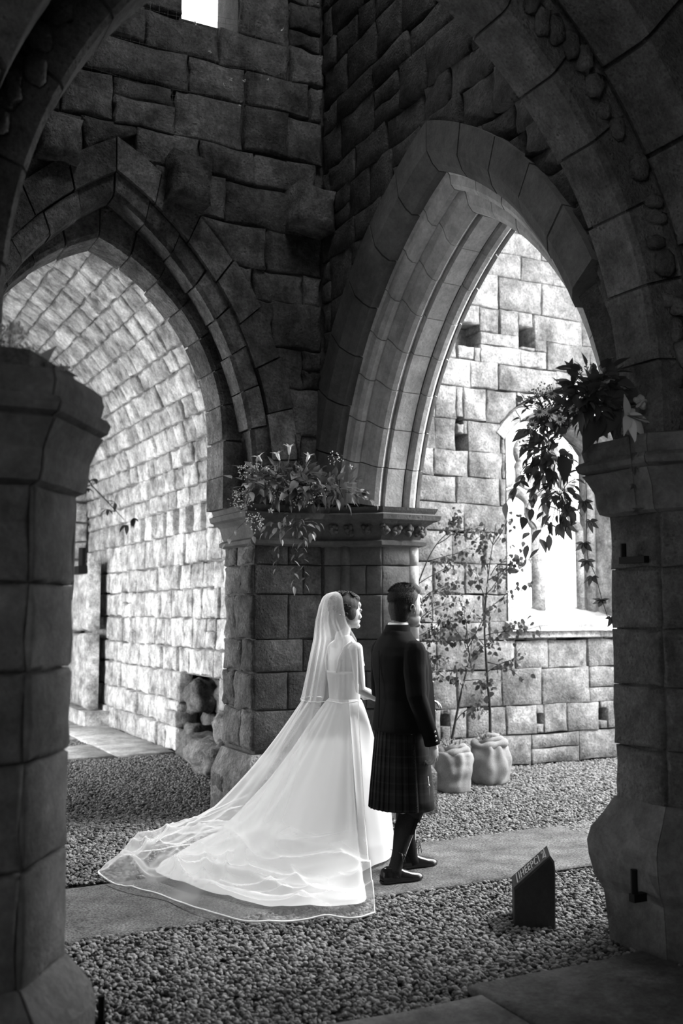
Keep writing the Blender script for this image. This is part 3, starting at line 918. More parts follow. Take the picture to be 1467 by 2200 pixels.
# gravel: pebbles scattered by geometry nodes over the bed
def gravel_bed():
    quads = [(0.3, 5.2, 3.72, 5.42), (0.3, 8.7, 6.50, 9.20), (5.2, 8.7, 4.2, 6.5), (0.3, 3.98, 9.2, 11.78), (0.9, 3.25, 12.93, 13.58)]
    b = Bag()
    for x0, x1, y0, y1 in quads:
        b.add([(x0, y0, 0), (x1, y0, 0), (x1, y1, 0), (x0, y1, 0)], [(0, 1, 2, 3)])
    mp = stone_mat('pebble', 0.165, 1.6, 0.12, 0.15, 0.2, 3.0, 0.0, 0.75)
    o = b.put('gravel', mp)
    o['kind'] = 'stuff'; o['label'] = 'grey and white rounded pea gravel covering the ground around the carpet'; o['category'] = 'gravel'
    ng = bpy.data.node_groups.new('gravel', 'GeometryNodeTree')
    ng.interface.new_socket('Geometry', in_out='INPUT', socket_type='NodeSocketGeometry')
    ng.interface.new_socket('Geometry', in_out='OUTPUT', socket_type='NodeSocketGeometry')
    N = ng.nodes.new; L = ng.links.new
    gi, go = N('NodeGroupInput'), N('NodeGroupOutput')
    dp = N('GeometryNodeDistributePointsOnFaces'); dp.inputs['Density'].default_value = 3300; dp.inputs['Seed'].default_value = 4
    ico = N('GeometryNodeMeshIcoSphere'); ico.inputs['Radius'].default_value = 1.0; ico.inputs['Subdivisions'].default_value = 2
    ss = N('GeometryNodeSetShadeSmooth')
    sm = N('GeometryNodeSetMaterial'); sm.inputs['Material'].default_value = mp
    L(ico.outputs['Mesh'], ss.inputs[0]); L(ss.outputs[0], sm.inputs[0])
    ip = N('GeometryNodeInstanceOnPoints')
    sc = N('FunctionNodeRandomValue'); sc.data_type = 'FLOAT_VECTOR'
    sc.inputs[0].default_value = (0.008, 0.006, 0.005); sc.inputs[1].default_value = (0.0185, 0.013, 0.010)
    ro = N('FunctionNodeRandomValue'); ro.data_type = 'FLOAT_VECTOR'
    ro.inputs[0].default_value = (-0.5, -0.5, 0); ro.inputs[1].default_value = (0.5, 0.5, 6.283)
    po = N('GeometryNodeSetPosition')
    of = N('FunctionNodeRandomValue'); of.data_type = 'FLOAT_VECTOR'
    of.inputs[0].default_value = (0, 0, -0.003); of.inputs[1].default_value = (0, 0, 0.012)
    L(gi.outputs[0], dp.inputs['Mesh']); L(dp.outputs['Points'], po.inputs['Geometry']); L(of.outputs[0], po.inputs['Offset'])
    L(po.outputs[0], ip.inputs['Points']); L(sm.outputs[0], ip.inputs['Instance'])
    L(sc.outputs[0], ip.inputs['Scale']); L(ro.outputs[0], ip.inputs['Rotation'])
    L(ip.outputs[0], go.inputs[0])
    md = o.modifiers.new('pebbles', 'NODES'); md.node_group = ng
gravel_bed()

# carpet runner
def fabric_mat(name, base, fine=0.5, scale=220, bump=0.5, big=0.25):
    m, nt, b = new_mat(name)
    vec = tex_coord(nt)
    f1 = noise_node(nt, vec, scale, 3, 0.7); f2 = noise_node(nt, vec, 5, 4, 0.6)
    f = math_node(nt, 'MULTIPLY', maprange(nt, f1, 0.3, 0.7, 1 - fine, 1 + fine), maprange(nt, f2, 0.3, 0.7, 1 - big, 1 + big))
    f = math_node(nt, 'MULTIPLY', f, base)
    cc = nt.nodes.new('ShaderNodeCombineColor')
    for i in range(3): link(nt, f, cc.inputs[i])
    link(nt, cc.outputs[0], b.inputs['Base Color'])
    b.inputs['Roughness'].default_value = 0.95; b.inputs['Specular IOR Level'].default_value = 0.15
    bp = nt.nodes.new('ShaderNodeBump'); bp.inputs['Strength'].default_value = bump; bp.inputs['Distance'].default_value = 0.004
    link(nt, f1, bp.inputs['Height']); link(nt, bp.outputs[0], b.inputs['Normal'])
    return m
M['carpet'] = fabric_mat('hessian_carpet', 0.115, 0.8, 75, 1.0, 0.4)
def carpet():
    nx, ny = 120, 22
    v, f = [], []
    def P(i, j, dz):
        X = 0.3 + 8.2 * i / nx; t = j / ny
        near = 5.375 + 0.0237 * (X - 0.6); far = 6.40 + 0.043 * (X - 0.8)
        e = 0.008 * mnoise.noise(Vector((X * 2.2, 0, 1)))
        Y = near + (far - near) * t + e * (1 if t < .5 else -1)
        z = 0.014 + 0.005 * mnoise.noise(Vector((X * 1.7, Y * 2.4, 3))) + 0.003 * mnoise.noise(Vector((X * 6, Y * 1.2, 7)))
        if j in (0, ny): z -= 0.006
        return (X, Y, z + dz)
    for dz in (0, -0.014):
        for i in range(nx + 1):
            for j in range(ny + 1): v.append(P(i, j, dz))
    n1 = (nx + 1) * (ny + 1); I = lambda i, j: i * (ny + 1) + j
    for i in range(nx):
        for j in range(ny):
            f.append((I(i, j), I(i + 1, j), I(i + 1, j + 1), I(i, j + 1)))
            f.append((n1 + I(i, j), n1 + I(i, j + 1), n1 + I(i + 1, j + 1), n1 + I(i + 1, j)))
        f.append((I(i, 0), n1 + I(i, 0), n1 + I(i + 1, 0), I(i + 1, 0)))
        f.append((I(i, ny), I(i + 1, ny), n1 + I(i + 1, ny), n1 + I(i, ny)))
    o = put('carpet_runner', v, f, M['carpet'], None, True, origin=(3, 5.9, 0))
    o['label'] = 'grey coarse woven carpet runner laid over the gravel under the couple'; o['category'] = 'carpet'
carpet()

# ================================================================== PEOPLE
def skin_mat(name, base):
    m, nt, b = new_mat(name)
    vec = tex_coord(nt)
    f = maprange(nt, noise_node(nt, vec, 60, 3), 0.3, 0.7, base * 0.93, base * 1.07)
    cc = nt.nodes.new('ShaderNodeCombineColor')
    for i in range(3): link(nt, f, cc.inputs[i])
    link(nt, cc.outputs[0], b.inputs['Base Color'])
    b.inputs['Roughness'].default_value = 0.45
    b.inputs['Subsurface Weight'].default_value = 0.08
    b.inputs['Subsurface Radius'].default_value = (0.01, 0.01, 0.01)
    return m
M['skin'] = skin_mat('skin', 0.44)
M['skin_b'] = skin_mat('fair_skin', 0.50)
def hair_mat(name, lo, hi, scale):
    m, nt, b = new_mat(name)
    g = nt.nodes.new('ShaderNodeNewGeometry')
    mp = nt.nodes.new('ShaderNodeMapping'); mp.inputs['Scale'].default_value = (1, 1, 0.25)
    link(nt, g.outputs['Position'], mp.inputs['Vector'])
    n = noise_node(nt, mp.outputs[0], scale, 4, 0.7)
    f = maprange(nt, n, 0.3, 0.7, lo, hi)
    cc = nt.nodes.new('ShaderNodeCombineColor')
    for i in range(3): link(nt, f, cc.inputs[i])
    link(nt, cc.outputs[0], b.inputs['Base Color'])
    b.inputs['Roughness'].default_value = 0.6; b.inputs['Specular IOR Level'].default_value = 0.2
    bp = nt.nodes.new('ShaderNodeBump'); bp.inputs['Strength'].default_value = 0.7; bp.inputs['Distance'].default_value = 0.006
    link(nt, n, bp.inputs['Height']); link(nt, bp.outputs[0], b.inputs['Normal'])
    return m
M['hair'] = hair_mat('dark_hair', 0.012, 0.05, 260)
M['hair_b'] = hair_mat('brown_curls', 0.014, 0.055, 240)
M['jacket'] = fabric_mat('dark_tweed', 0.006, 0.4, 420, 0.35, 0.3)
M['hose'] = fabric_mat('dark_wool_hose', 0.022, 0.4, 300, 0.6, 0.2)
M['shirt'] = plain('white_shirt', 0.8, 0.8)
M['leather'] = plain('polished_black_leather', 0.012, 0.16)
M['silver'] = plain('silver', 0.7, 0.25, 1.0)
M['eye'] = plain('eye', 0.25, 0.1)
M['satin'] = plain('white_satin', 0.85, 0.3)

def tartan_mat():
    m, nt, b = new_mat('dark_tartan')
    uv = nt.nodes.new('ShaderNodeUVMap')
    sp = nt.nodes.new('ShaderNodeSeparateXYZ'); link(nt, uv.outputs[0], sp.inputs[0])
    tot = None
    for ax in (0, 1):
        for per, off, wid, amp in ((0.16, 0.0, 0.5, 0.004), (0.16, 0.3, 0.06, 0.007), (0.16, 0.72, 0.10, 0.005)):
            fr_ = math_node(nt, 'FRACT', math_node(nt, 'ADD', math_node(nt, 'DIVIDE', sp.outputs[ax], per), off))
            s = math_node(nt, 'MULTIPLY', math_node(nt, 'LESS_THAN', fr_, wid), amp)
            tot = s if tot is None else math_node(nt, 'ADD', tot, s)
    f = math_node(nt, 'ADD', tot, 0.004)
    cc = nt.nodes.new('ShaderNodeCombineColor')
    for i in range(3): link(nt, f, cc.inputs[i])
    link(nt, cc.outputs[0], b.inputs['Base Color'])
    b.inputs['Roughness'].default_value = 0.9; b.inputs['Specular IOR Level'].default_value = 0.2
    return m
M['tartan'] = tartan_mat()

def tulle_mat(name, lo, hi, col=0.92):
    """sheer net: thin face-on, denser where it is seen edge-on"""
    m = bpy.data.materials.new(name); m.use_nodes = True; nt = m.node_tree
    nt.nodes.remove(nt.nodes['Principled BSDF'])
    out = nt.nodes['Material Output']
    df = nt.nodes.new('ShaderNodeBsdfDiffuse'); df.inputs[0].default_value = grey(col)
    tl = nt.nodes.new('ShaderNodeBsdfTranslucent'); tl.inputs[0].default_value = grey(col)
    mx = nt.nodes.new('ShaderNodeMixShader'); mx.inputs[0].default_value = 0.5
    link(nt, df.outputs[0], mx.inputs[1]); link(nt, tl.outputs[0], mx.inputs[2])
    tr = nt.nodes.new('ShaderNodeBsdfTransparent')
    lw = nt.nodes.new('ShaderNodeLayerWeight'); lw.inputs['Blend'].default_value = 0.5
    fac = maprange(nt, math_node(nt, 'POWER', lw.outputs['Facing'], 2.6), 0.0, 1.0, lo, hi)
    mm = nt.nodes.new('ShaderNodeMixShader')
    link(nt, fac, mm.inputs[0]); link(nt, tr.outputs[0], mm.inputs[1]); link(nt, mx.outputs[0], mm.inputs[2])
    link(nt, mm.outputs[0], out.inputs['Surface'])
    return m
M['veil'] = tulle_mat('sheer_tulle', 0.21, 0.97)
M['veil_thin'] = tulle_mat('sheerest_tulle', 0.13, 0.9)
def gown_mat():
    m = bpy.data.materials.new('layered_white_tulle'); m.use_nodes = True; nt = m.node_tree
    nt.nodes.remove(nt.nodes['Principled BSDF']); out = nt.nodes['Material Output']
    df = nt.nodes.new('ShaderNodeBsdfDiffuse'); df.inputs[0].default_value = grey(0.80)
    tl = nt.nodes.new('ShaderNodeBsdfTranslucent'); tl.inputs[0].default_value = grey(0.80)
    mx = nt.nodes.new('ShaderNodeMixShader'); mx.inputs[0].default_value = 0.3
    link(nt, df.outputs[0], mx.inputs[1]); link(nt, tl.outputs[0], mx.inputs[2]); link(nt, mx.outputs[0], out.inputs['Surface'])
    return m
M['gown'] = gown_mat()

class Pose:
    """local frame of a figure: +x forward, +y its left, z up"""
    def __init__(s, x, y, yaw): s.o = Vector((x, y, 0)); s.R = Matrix.Rotation(yaw, 3, 'Z')
    def __call__(s, p): return s.o + s.R @ Vector(p)
    def rot(s, m=None): return s.R @ m if m is not None else s.R
    def caps(s, pts, rad, n=10):
        return tube_mesh([s(p) for p in pts], rad, n)
    def ell(s, c, r, rot=None, nu=14, nv=10):
        return ell_mesh(s(c), r, s.rot(rot), nu, nv)
    def ring(s, c, rx, ry, n=28, p=2.0):
        return [s(q) for q in ring(c, rx, ry, n, p)]

def limb(P, pts, rad, n=12, end=True):
    """tapered limb with rounded joints"""
    out = []
    q = []; r = []
    for i in range(len(pts) - 1):
        a, b = Vector(pts[i]), Vector(pts[i + 1])
        for k in range(4):
            t = k / 4
            q.append(a.lerp(b, t)); r.append(rad[i] + (rad[i + 1] - rad[i]) * t)
    q.append(Vector(pts[-1])); r.append(rad[-1])
    out.append(tube_mesh([P(x) for x in q], r, n))
    for p_, rr in ((pts[0], rad[0]), (pts[-1], rad[-1])):
        out.append(ell_mesh(P(p_), (rr, rr, rr), None, 10, 8))
    return out

def head_parts(P, c, yaw, s=1.0, pitch=0.0, fem=False):
    """closed shapes of a head: skull, face, jaw, nose, lips, ears; c = centre at eye level"""
    R = Matrix.Rotation(yaw, 3, 'Z') @ Matrix.Rotation(pitch, 3, 'Y')
    def q(p): return Vector(c) + R @ (Vector(p) * s)
    def E(p, r, rot=None): return ell_mesh(P(q(p)), tuple(x * s for x in r), P.rot(R @ rot if rot is not None else R), 16, 12)
    def T(pts, rad, n=8): return tube_mesh([P(q(p)) for p in pts], [x * s for x in rad], n)
    jaw = 0.9 if fem else 1.0
    out = [E((-.012, 0, .035), (.096, .074, .086)), E((.022, 0, -.015), (.066, .064, .088)),
           E((.035, 0, -.072), (.052, .050 * jaw, .042)), E((.074, 0, -.098), (.022, .024 * jaw, .018)),
           E((.068, 0, .05), (.026, .05, .03)), E((.080, .028, .014), (.012, .024, .009)), E((.080, -.028, .014), (.012, .024, .009)),
           E((.062, .034, -.028), (.024, .024, .026)), E((.062, -.034, -.028), (.024, .024, .026)),
           T([(.083, 0, .010), (.094, 0, -.012), (.104, 0, -.032)], [.0055, .006, .0075]),
           E((.103, 0, -.035), (.0085, .008, .007)), E((.093, .010, -.038), (.008, .006, .0055)), E((.093, -.010, -.038), (.008, .006, .0055)),
           E((.087, 0, -.060), (.010, .020, .0055)), E((.086, 0, -.069), (.010, .017, .006)),
           E((.02, .045 * jaw, -.068), (.045, .012, .028)), E((.02, -.045 * jaw, -.068), (.045, .012, .028))]
    for sg in (() if fem else (1, -1)):   # ears: rim, lobe and hollow
        rim = []
        for k in range(9):
            a = -0.5 + 3.9 * k / 8
            rim.append((-.014 + .017 * math.cos(a + .25), sg * (.076 + .006 * math.sin(a)), -.010 + .025 * math.sin(a)))
        out.append(T(rim, [.0042] * 9, 6))
        out.append(E((-.012, sg * .071, -.012), (.012, .006, .021)))
        out.append(E((-.006, sg * .074, -.032), (.007, .005, .008)))
        out.append(T([(-.002, sg * .08, .006), (-.006, sg * .084, -.012), (-.002, sg * .08, -.026)], [.004, .005, .004], 6))
    return out, q, R

def hand_parts(P, wrist, direction, palm_n, s=1.0, curl=0.55, thumb_side=1):
    """palm, four unequal curled fingers and a thumb; direction = along the hand, palm_n = the way the palm faces"""
    d = Vector(direction).normalized(); n = Vector(palm_n); n = (n - d * n.dot(d)).normalized(); w = d.cross(n) * thumb_side
    o = Vector(wrist); out = []
    def pt(a, b, c): return P(o + d * a * s + w * b * s + n * c * s)
    B = Matrix((d, w, n)).transposed()
    out.append(ell_mesh(pt(.048, .002, 0), (.050 * s, .040 * s, .017 * s), P.rot(B), 14, 10))
    out.append(ell_mesh(pt(.02, .022, .006), (.032 * s, .018 * s, .016 * s), P.rot(B), 10, 8))
    out.append(tube_mesh([pt(-.05, 0, 0), pt(.03, 0, 0)], [.027 * s, .026 * s], 12))
    for k, (b, L) in enumerate(((.030, .072), (.010, .080), (-.010, .074), (-.029, .058))):
        a, c, ang = .085 - abs(b - .004) * .25, 0.0, curl * (0.5 + .12 * k)
        pts = [(a - .02, b * .9, c), (a, b, c)]; rr = [.0098 * s, .0096 * s]
        for j, f in enumerate((.45, .32, .23)):
            a += L * f * math.cos(ang); c += L * f * math.sin(ang)
            pts.append((a, b * 1.03, c)); rr.append((.0088 - .0009 * j) * s)
            ang += curl * (1.0, .7, 0)[j]
        out.append(tube_mesh([pt(*q) for q in pts], rr, 8))
        out.append(ell_mesh(pt(*pts[-1]), (.0072 * s,) * 3, None, 8, 6))
    tp = [(.015, .025, .006), (.045, .046, .014), (.068, .052, .024), (.088, .048, .034)]
    out.append(tube_mesh([pt(*q) for q in tp], [.014 * s, .012 * s, .0105 * s, .008 * s], 8))
    out.append(ell_mesh(pt(*tp[-1]), (.008 * s,) * 3, None, 8, 6))
    return out

# ------------------------------------------------------------------ groom
def groom():
    P = Pose(3.40, 5.80, math.radians(2))
    root = thing('person', (3.40, 5.80, 0), 'man in dark jacket and tartan kilt standing on the carpet, turned away to the right', 'person', None)
    hc = (.050, 0, 1.672)
    hp, q, R = head_parts(P, hc, math.radians(4), 1.12)
    parts = hp
    parts += limb(P, [(.012, 0, 1.60), (-.028, 0, 1.49)], [.055, .062])
    parts += [loft_mesh([P.ring((-.005, 0, z), rx, ry, 24, 2.3) for z, rx, ry in ((.90, .12, .155), (1.05, .11, .15), (1.25, .12, .165), (1.38, .115, .17), (1.46, .08, .11), (1.52, .058, .06))])]
    RS, RE, RW = (-.015, -.195, 1.40), (-.035, -.245, 1.12), (.075, -.245, .86)
    LS, LE, LW = (-.015, .195, 1.40), (.01, .25, 1.13), (.235, .16, 1.06)
    parts += limb(P, [RS, RE, RW], [.052, .042, .028]) + limb(P, [LS, LE, LW], [.052, .042, .028])
    parts += hand_parts(P, (.078, -.245, .84), (.10, .02, -1), (-.25, 1, 0), 1.02, 0.62, 1)
    parts += hand_parts(P, (.25, .15, 1.06), (1, -.35, 0), (0, 0, -1), 1.0, 0.5, 1)
    RL = [(-.01, -.095, .92), (.03, -.125, .47), (-.145, -.150, .09)]
    LL = [(.01, .095, .92), (.12, .105, .48), (.135, .105, .09)]
    for L in (RL, LL):
        parts += limb(P, L, [.088, .056, .036])
        k, a = Vector(L[1]), Vector(L[2])
        parts.append(ell_mesh(P(k.lerp(a, .3) + Vector((-.022, 0, 0))), (.048, .046, .11), P.rot(), 12, 10))
        parts.append(tube_mesh([P(a), P(a + Vector((.02, 0, -.035))), P(a + Vector((.10, 0, -.048)))], [.036, .028, .017], 10))
    body = blob('body', parts, 0.004, 4, M['skin'], root, (3.40, 5.80, 0))
    # eyes and brows
    for sg in (1, -1):
        put('eye', *ell_mesh(P(q((.077, sg * .030, .002))), (.0100,) * 3, None, 10, 8), M['eye'], root, True, 'mid')
        put('eyebrow', *tube_mesh([P(q((.088, sg * .014, .020))), P(q((.090, sg * .030, .026))), P(q((.078, sg * .046, .020)))], [.003, .004, .002], 6), M['hair'], root, True, 'mid')
    # hair: close at the sides, longer and brushed up in front
    hp = []
    def E(p, r): return ell_mesh(P(q(p)), tuple(x * 1.12 for x in r), P.rot(R), 18, 14)
    hp += [E((-.024, 0, .052), (.094, .080, .084)), E((-.048, 0, -.006), (.064, .074, .080)), E((-.048, 0, -.045), (.052, .066, .055)), E((.03, 0, .098), (.060, .058, .038)), E((.066, .008, .098), (.030, .044, .030)),
           E((-.012, -.066, .012), (.026, .013, .036)), E((-.012, .066, .012), (.026, .013, .036))]
    hair = blob('hair', hp, 0.005, 3, M['hair'], root, 'mid')
    rr = random.Random(5); b = Bag()
    for k in range(4200):
        th = rr.uniform(0, 2 * PI); ph = math.asin(rr.uniform(-0.25, 1.0))
        d = Vector((math.cos(th) * math.cos(ph), math.sin(th) * math.cos(ph), math.sin(ph)))
        if d.z < -0.3 or (d.x > 0.35 and d.z < 0.55): continue
        base = Vector((-.024 + .097 * d.x, .083 * d.y, .052 + .087 * d.z))
        front = max(0, d.x) * max(0, d.z)
        L = .007 + .012 * front + .008 * max(0, d.z) * rr.random()
        dr = (d * .45 + Vector((-.7 if d.x < .35 else -.1, rr.uniform(-.25, .25), .15 + .5 * front))).normalized()
        if d.z < .42: dr = (d * .22 + Vector((-.25, 0, -.9)) + Vector((rr.uniform(-.2, .2), rr.uniform(-.2, .2), 0))).normalized(); L = .008
        sd = d.cross(dr).normalized() * .0013 if d.cross(dr).length > 1e-4 else Vector((0, .0013, 0))
        b.add([P(q(base - d * .004 - sd)), P(q(base - d * .004 + sd)), P(q(base + dr * L))], [(0, 1, 2)])
    o = b.put('hair_strands', M['hair'], root); o['kind'] = 'stuff'
    # shirt collar
    v, f = loft_mesh([P.ring((-.022, 0, 1.52), .073, .075), P.ring((-.012, 0, 1.572), .066, .067), P.ring((-.010, 0, 1.575), .061, .062), P.ring((-.018, 0, 1.53), .062, .064)], cap=False)
    put('shirt_collar', v, f, M['shirt'], root, True, 'mid', label='white shirt collar')
    # jacket
    jp = [loft_mesh([P.ring((cx, 0, z), rx, ry, 40, 2.5) for z, cx, rx, ry in
          ((.895, .01, .165, .200), (.93, .01, .165, .200), (1.0, .01, .158, .194), (1.10, .012, .15, .186), (1.20, .010, .15, .190), (1.30, .002, .15, .202), (1.37, -.006, .142, .208), (1.425, -.012, .122, .196), (1.462, -.017, .10, .165), (1.495, -.02, .085, .118), (1.525, -.024, .079, .084))])]
    jp += limb(P, [(-.015, -.185, 1.395), (-.04, -.248, 1.13), (.062, -.250, .875)], [.076, .062, .049], 16)[:2]
    jp += [tube_mesh([P((.055, -.250, .90)), P((.074, -.250, .832))], [.050, .049], 18)]
    jp += limb(P, [(-.015, .185, 1.395), (.0, .252, 1.13), (.21, .175, 1.065)], [.076, .062, .049], 16)
    jacket = blob('jacket', jp, 0.006, 5, M['jacket'], root, (3.40, 5.80, .9))
    # cloth creases of the back and sleeves
    jn = [v.normal.copy() for v in jacket.data.vertices]; off_ = jacket.location + root.location
    for v, nrm_ in zip(jacket.data.vertices, jn):
        w = v.co + off_
        a = mnoise.noise(Vector((w.x * 9 + w.z * 5, w.y * 9, w.z * 3.2))) * .006 + mnoise.noise(Vector((w.x * 3, w.y * 3, w.z * 16))) * .0025
        v.co += nrm_ * a
    col = [loft_mesh([[P(p_) for p_ in ring((-.024 + dx, 0, z), r, r * 1.03, 28)] for dx, z, r in ((0, 1.515, .086), (.008, 1.555, .078), (.010, 1.562, .074), (.006, 1.535, .070))], cap=False)]
    put('jacket_collar', *col[0], M['jacket'], root, True, 'mid')
    # open fronts with silver buttons, back seam and tails
    for sg in (-1, 1):
        v, f = loft_mesh([[P(p_) for p_ in ((.09, sg * .165, z), (.15 + w_, sg * .130, z), (.172 + w_, sg * .065, z), (.16 + w_, sg * .06, z), (.14 + w_, sg * .115, z), (.08, sg * .15, z))] for z, w_ in ((.90, .030), (1.0, .028), (1.1, .022), (1.2, .012), (1.3, .0), (1.40, -.03))])
        put_fixed('jacket_front', v, f, M['jacket'], root, False, 'mid')
        for z in (1.02, 1.11, 1.20):
            put('button', *ell_mesh(P((.192 - (z - 1.02) * .08, sg * .092, z)), (.011, .011, .011), None, 10, 8), M['silver'], root, True, 'mid')
    for k in range(3):
        put('button', *ell_mesh(P((.066 - .006 * k, -.302, .86 + .028 * k)), (.007,) * 3, None, 8, 6), M['silver'], root, True, 'mid')
    put('back_seam', *tube_mesh([P((-.163 + .008 * math.sin((z - .9) * 5), 0, z)) for z in np.linspace(.92, 1.4, 10)], .0022, 5), M['jacket'], root, True, 'mid')
    # kilt
    n = 220; v = []; f = []; uv = []
    def kring(z, t, off=0.0, pl=1.0):
        out = []
        for k in range(n):
            a = 2 * PI * k / n
            rx, ry = .142 + .050 * t ** .8, .172 + .045 * t ** .8
            r = 1 / math.sqrt((math.cos(a) / rx) ** 2 + (math.sin(a) / ry) ** 2)
            back = 1 if math.cos(a) < .25 else 0
            sw = ((a * 30 / (2 * PI)) % 1.0)
            r += back * pl * (.002 + .010 * t) * (sw - .5) + .006 * t * mnoise.noise(Vector((math.cos(a) * 2, math.sin(a) * 2, z * 3)))
            out.append(Vector((.0 + (r + off) * math.cos(a), (r + off) * math.sin(a), z)))
        return out
    zz = np.linspace(.97, .425, 9)
    rings_ = [kring(z, i / 8) for i, z in enumerate(zz)] + [kring(z, i / 8, -.005) for i, z in reversed(list(enumerate(zz)))]
    for r_ in rings_: v += [P(p) for p in r_]
    for i in range(len(rings_) - 1):
        for k in range(n):
            k2 = (k + 1) % n; f.append((i * n + k, (i + 1) * n + k, (i + 1) * n + k2, i * n + k2))
    kilt = put('kilt', v, f, M['tartan'], root, False, (3.40, 5.80, .43))
    def set_uv(o, fn):
        lay_ = o.data.uv_layers.new(name='UVMap')
        for l in o.data.loops: lay_.data[l.index].uv = fn(o.data.vertices[l.vertex_index].co + o.location + root.location)
    def kuv(w):
        d = P.R.inverted() @ (w - P.o); return (math.atan2(d.y, d.x) * .2 + 1, d.z)
    set_uv(kilt, kuv)
    # apron overlapping at the right side, with fringe and pin
    v = []; f = []; na = 40; nz = 8
    for i in range(nz + 1):
        z = .93 + (.425 - .93) * i / nz; t = i / nz
        for k in range(na + 1):
            a = math.radians(-96 + 150 * k / na)
            rx, ry = .142 + .050 * t ** .8, .172 + .045 * t ** .8
            r = 1 / math.sqrt((math.cos(a) / rx) ** 2 + (math.sin(a) / ry) ** 2) + .008 + .012 * t * max(0, 1 - k / 10)
            v.append(P((r * math.cos(a), r * math.sin(a), z)))
    for i in range(nz):
        for k in range(na):
            a = i * (na + 1) + k; f.append((a, a + 1, a + na + 2, a + na + 1))
    ap = put('apron', v, f, M['tartan'], root, True, (3.40, 5.80, .43)); set_uv(ap, kuv)
    sd = ap.modifiers.new('thick', 'SOLIDIFY'); sd.thickness = .003
    b = Bag(); rr = random.Random(3)
    for i in range(90):
        t = i / 89; z = .9 - .465 * t
        rx, ry = .142 + .050 * t ** .8, .172 + .045 * t ** .8
        a = math.radians(-96); r = 1 / math.sqrt((math.cos(a) / rx) ** 2 + (math.sin(a) / ry) ** 2) + .012 + .012 * t
        p0 = Vector((r * math.cos(a), r * math.sin(a), z)); p1 = p0 + Vector((-.022, rr.uniform(-.004, .002), -.008 + rr.uniform(-.006, .006)))
        b.tube([P(p0), P(p1)], [.0022, .001], 4)
    fo = b.put('fringe', M['hose'], root); fo['kind'] = 'stuff'
    pz = [(.055, -.222, .64), (.06, -.226, .58), (.062, -.230, .52)]
    pin = put('kilt_pin', *tube_mesh([P(p) for p in pz], [.0022, .003, .0015], 6), M['silver'], root, True, 'mid', label='silver kilt pin')
    for s_ in (-1, 1):
        pk = tube_mesh([P((.06 + s_ * .010, -.226, .572)), P((.06, -.228, .59))], .002, 5); put('pin_guard', *pk, M['silver'], root, True, 'mid')
    # hose, cuffs, flashes, shoes
    for nm, L in (('r', RL), ('l', LL)):
        k, a = Vector(L[1]), Vector(L[2])
        pts, rad = [], []
        for t, r, bx in ((.04, .060, 0), (.12, .058, -.006), (.25, .064, -.020), (.38, .064, -.024), (.55, .054, -.016), (.72, .044, -.006), (.88, .040, 0), (1.0, .042, .004), (1.12, .046, .016)):
            pts.append(P(k.lerp(a, t) + Vector((bx, 0, 0)))); rad.append(r)
        put('sock', *tube_mesh(pts, rad, 24), M['hose'], root, True, 'mid')
        c0, c1 = k.lerp(a, .06), k.lerp(a, .22)
        put('sock_cuff', *tube_mesh([P(c0), P(c0.lerp(c1, .08)), P(c0.lerp(c1, .9) + Vector((-.014, 0, 0))), P(c1 + Vector((-.016, 0, 0)))], [.061, .067, .071, .064], 24), M['hose'], root, True, 'mid')
        fl = c1 + Vector((.0, -.068, 0)); fe = k.lerp(a, .46) + Vector((.002, -.066, 0))
        v, f = loft_mesh([[P(p + Vector((dx, dy, 0))) for dx, dy in ((-.012, 0), (.012, 0), (.012, .006), (-.012, .006))] for p in (fl, fl.lerp(fe, .5) + Vector((0, -.003, 0)), fe)])
        put_fixed('garter_flash', v, f, M['jacket'], root, False, 'mid')
        heel = Vector((a.x - .095, a.y, 0))
        def sec(x, w, h, z0):
            return [P(heel + Vector((x, w * math.cos(t) * (1 if math.sin(t) > -.2 else .96), z0 + h * 1.22 * max(math.sin(t), -.1)))) for t in np.linspace(0, 2 * PI, 20, endpoint=False)]
        S = [(.0, .016, .03, .052), (.008, .029, .058, .034), (.04, .035, .072, .030), (.085, .037, .070, .029), (.12, .040, .064, .028), (.155, .044, .052, .027), (.20, .048, .040, .026), (.24, .046, .034, .025), (.27, .036, .028, .024), (.290, .020, .018, .023), (.298, .006, .008, .023)]
        shoe = put_fixed('shoe', *loft_mesh([sec(*s_) for s_ in S]), M['leather'], root, True, 'mid')
        so = [(.002, .022), (.03, .037), (.085, .037), (.13, .041), (.2, .051), (.25, .046), (.282, .028), (.299, .008)]
        ol = [P(heel + Vector((x, w, 0))) for x, w in so] + [P(heel + Vector((x, -w, 0))) for x, w in reversed(so)]
        put_fixed('sole', *loft_mesh([[p + Vector((0, 0, .022)) for p in ol], [p + Vector((0, 0, .034)) for p in ol]]), M['leather'], root, False, 'mid')
        hb = [P(heel + Vector((x, w, 0))) for x, w in so[:3]] + [P(heel + Vector((x, -w, 0))) for x, w in reversed(so[:3])]
        # laces crossing up the shin, with a bow
        b = Bag()
        for j in range(4):
            x = .15 - .022 * j; z = .078 + .013 * j
            b.tube([P(heel + Vector((x, -.03, z - .006))), P(heel + Vector((x, 0, z + .008))), P(heel + Vector((x, .03, z - .006)))], .0022, 5)
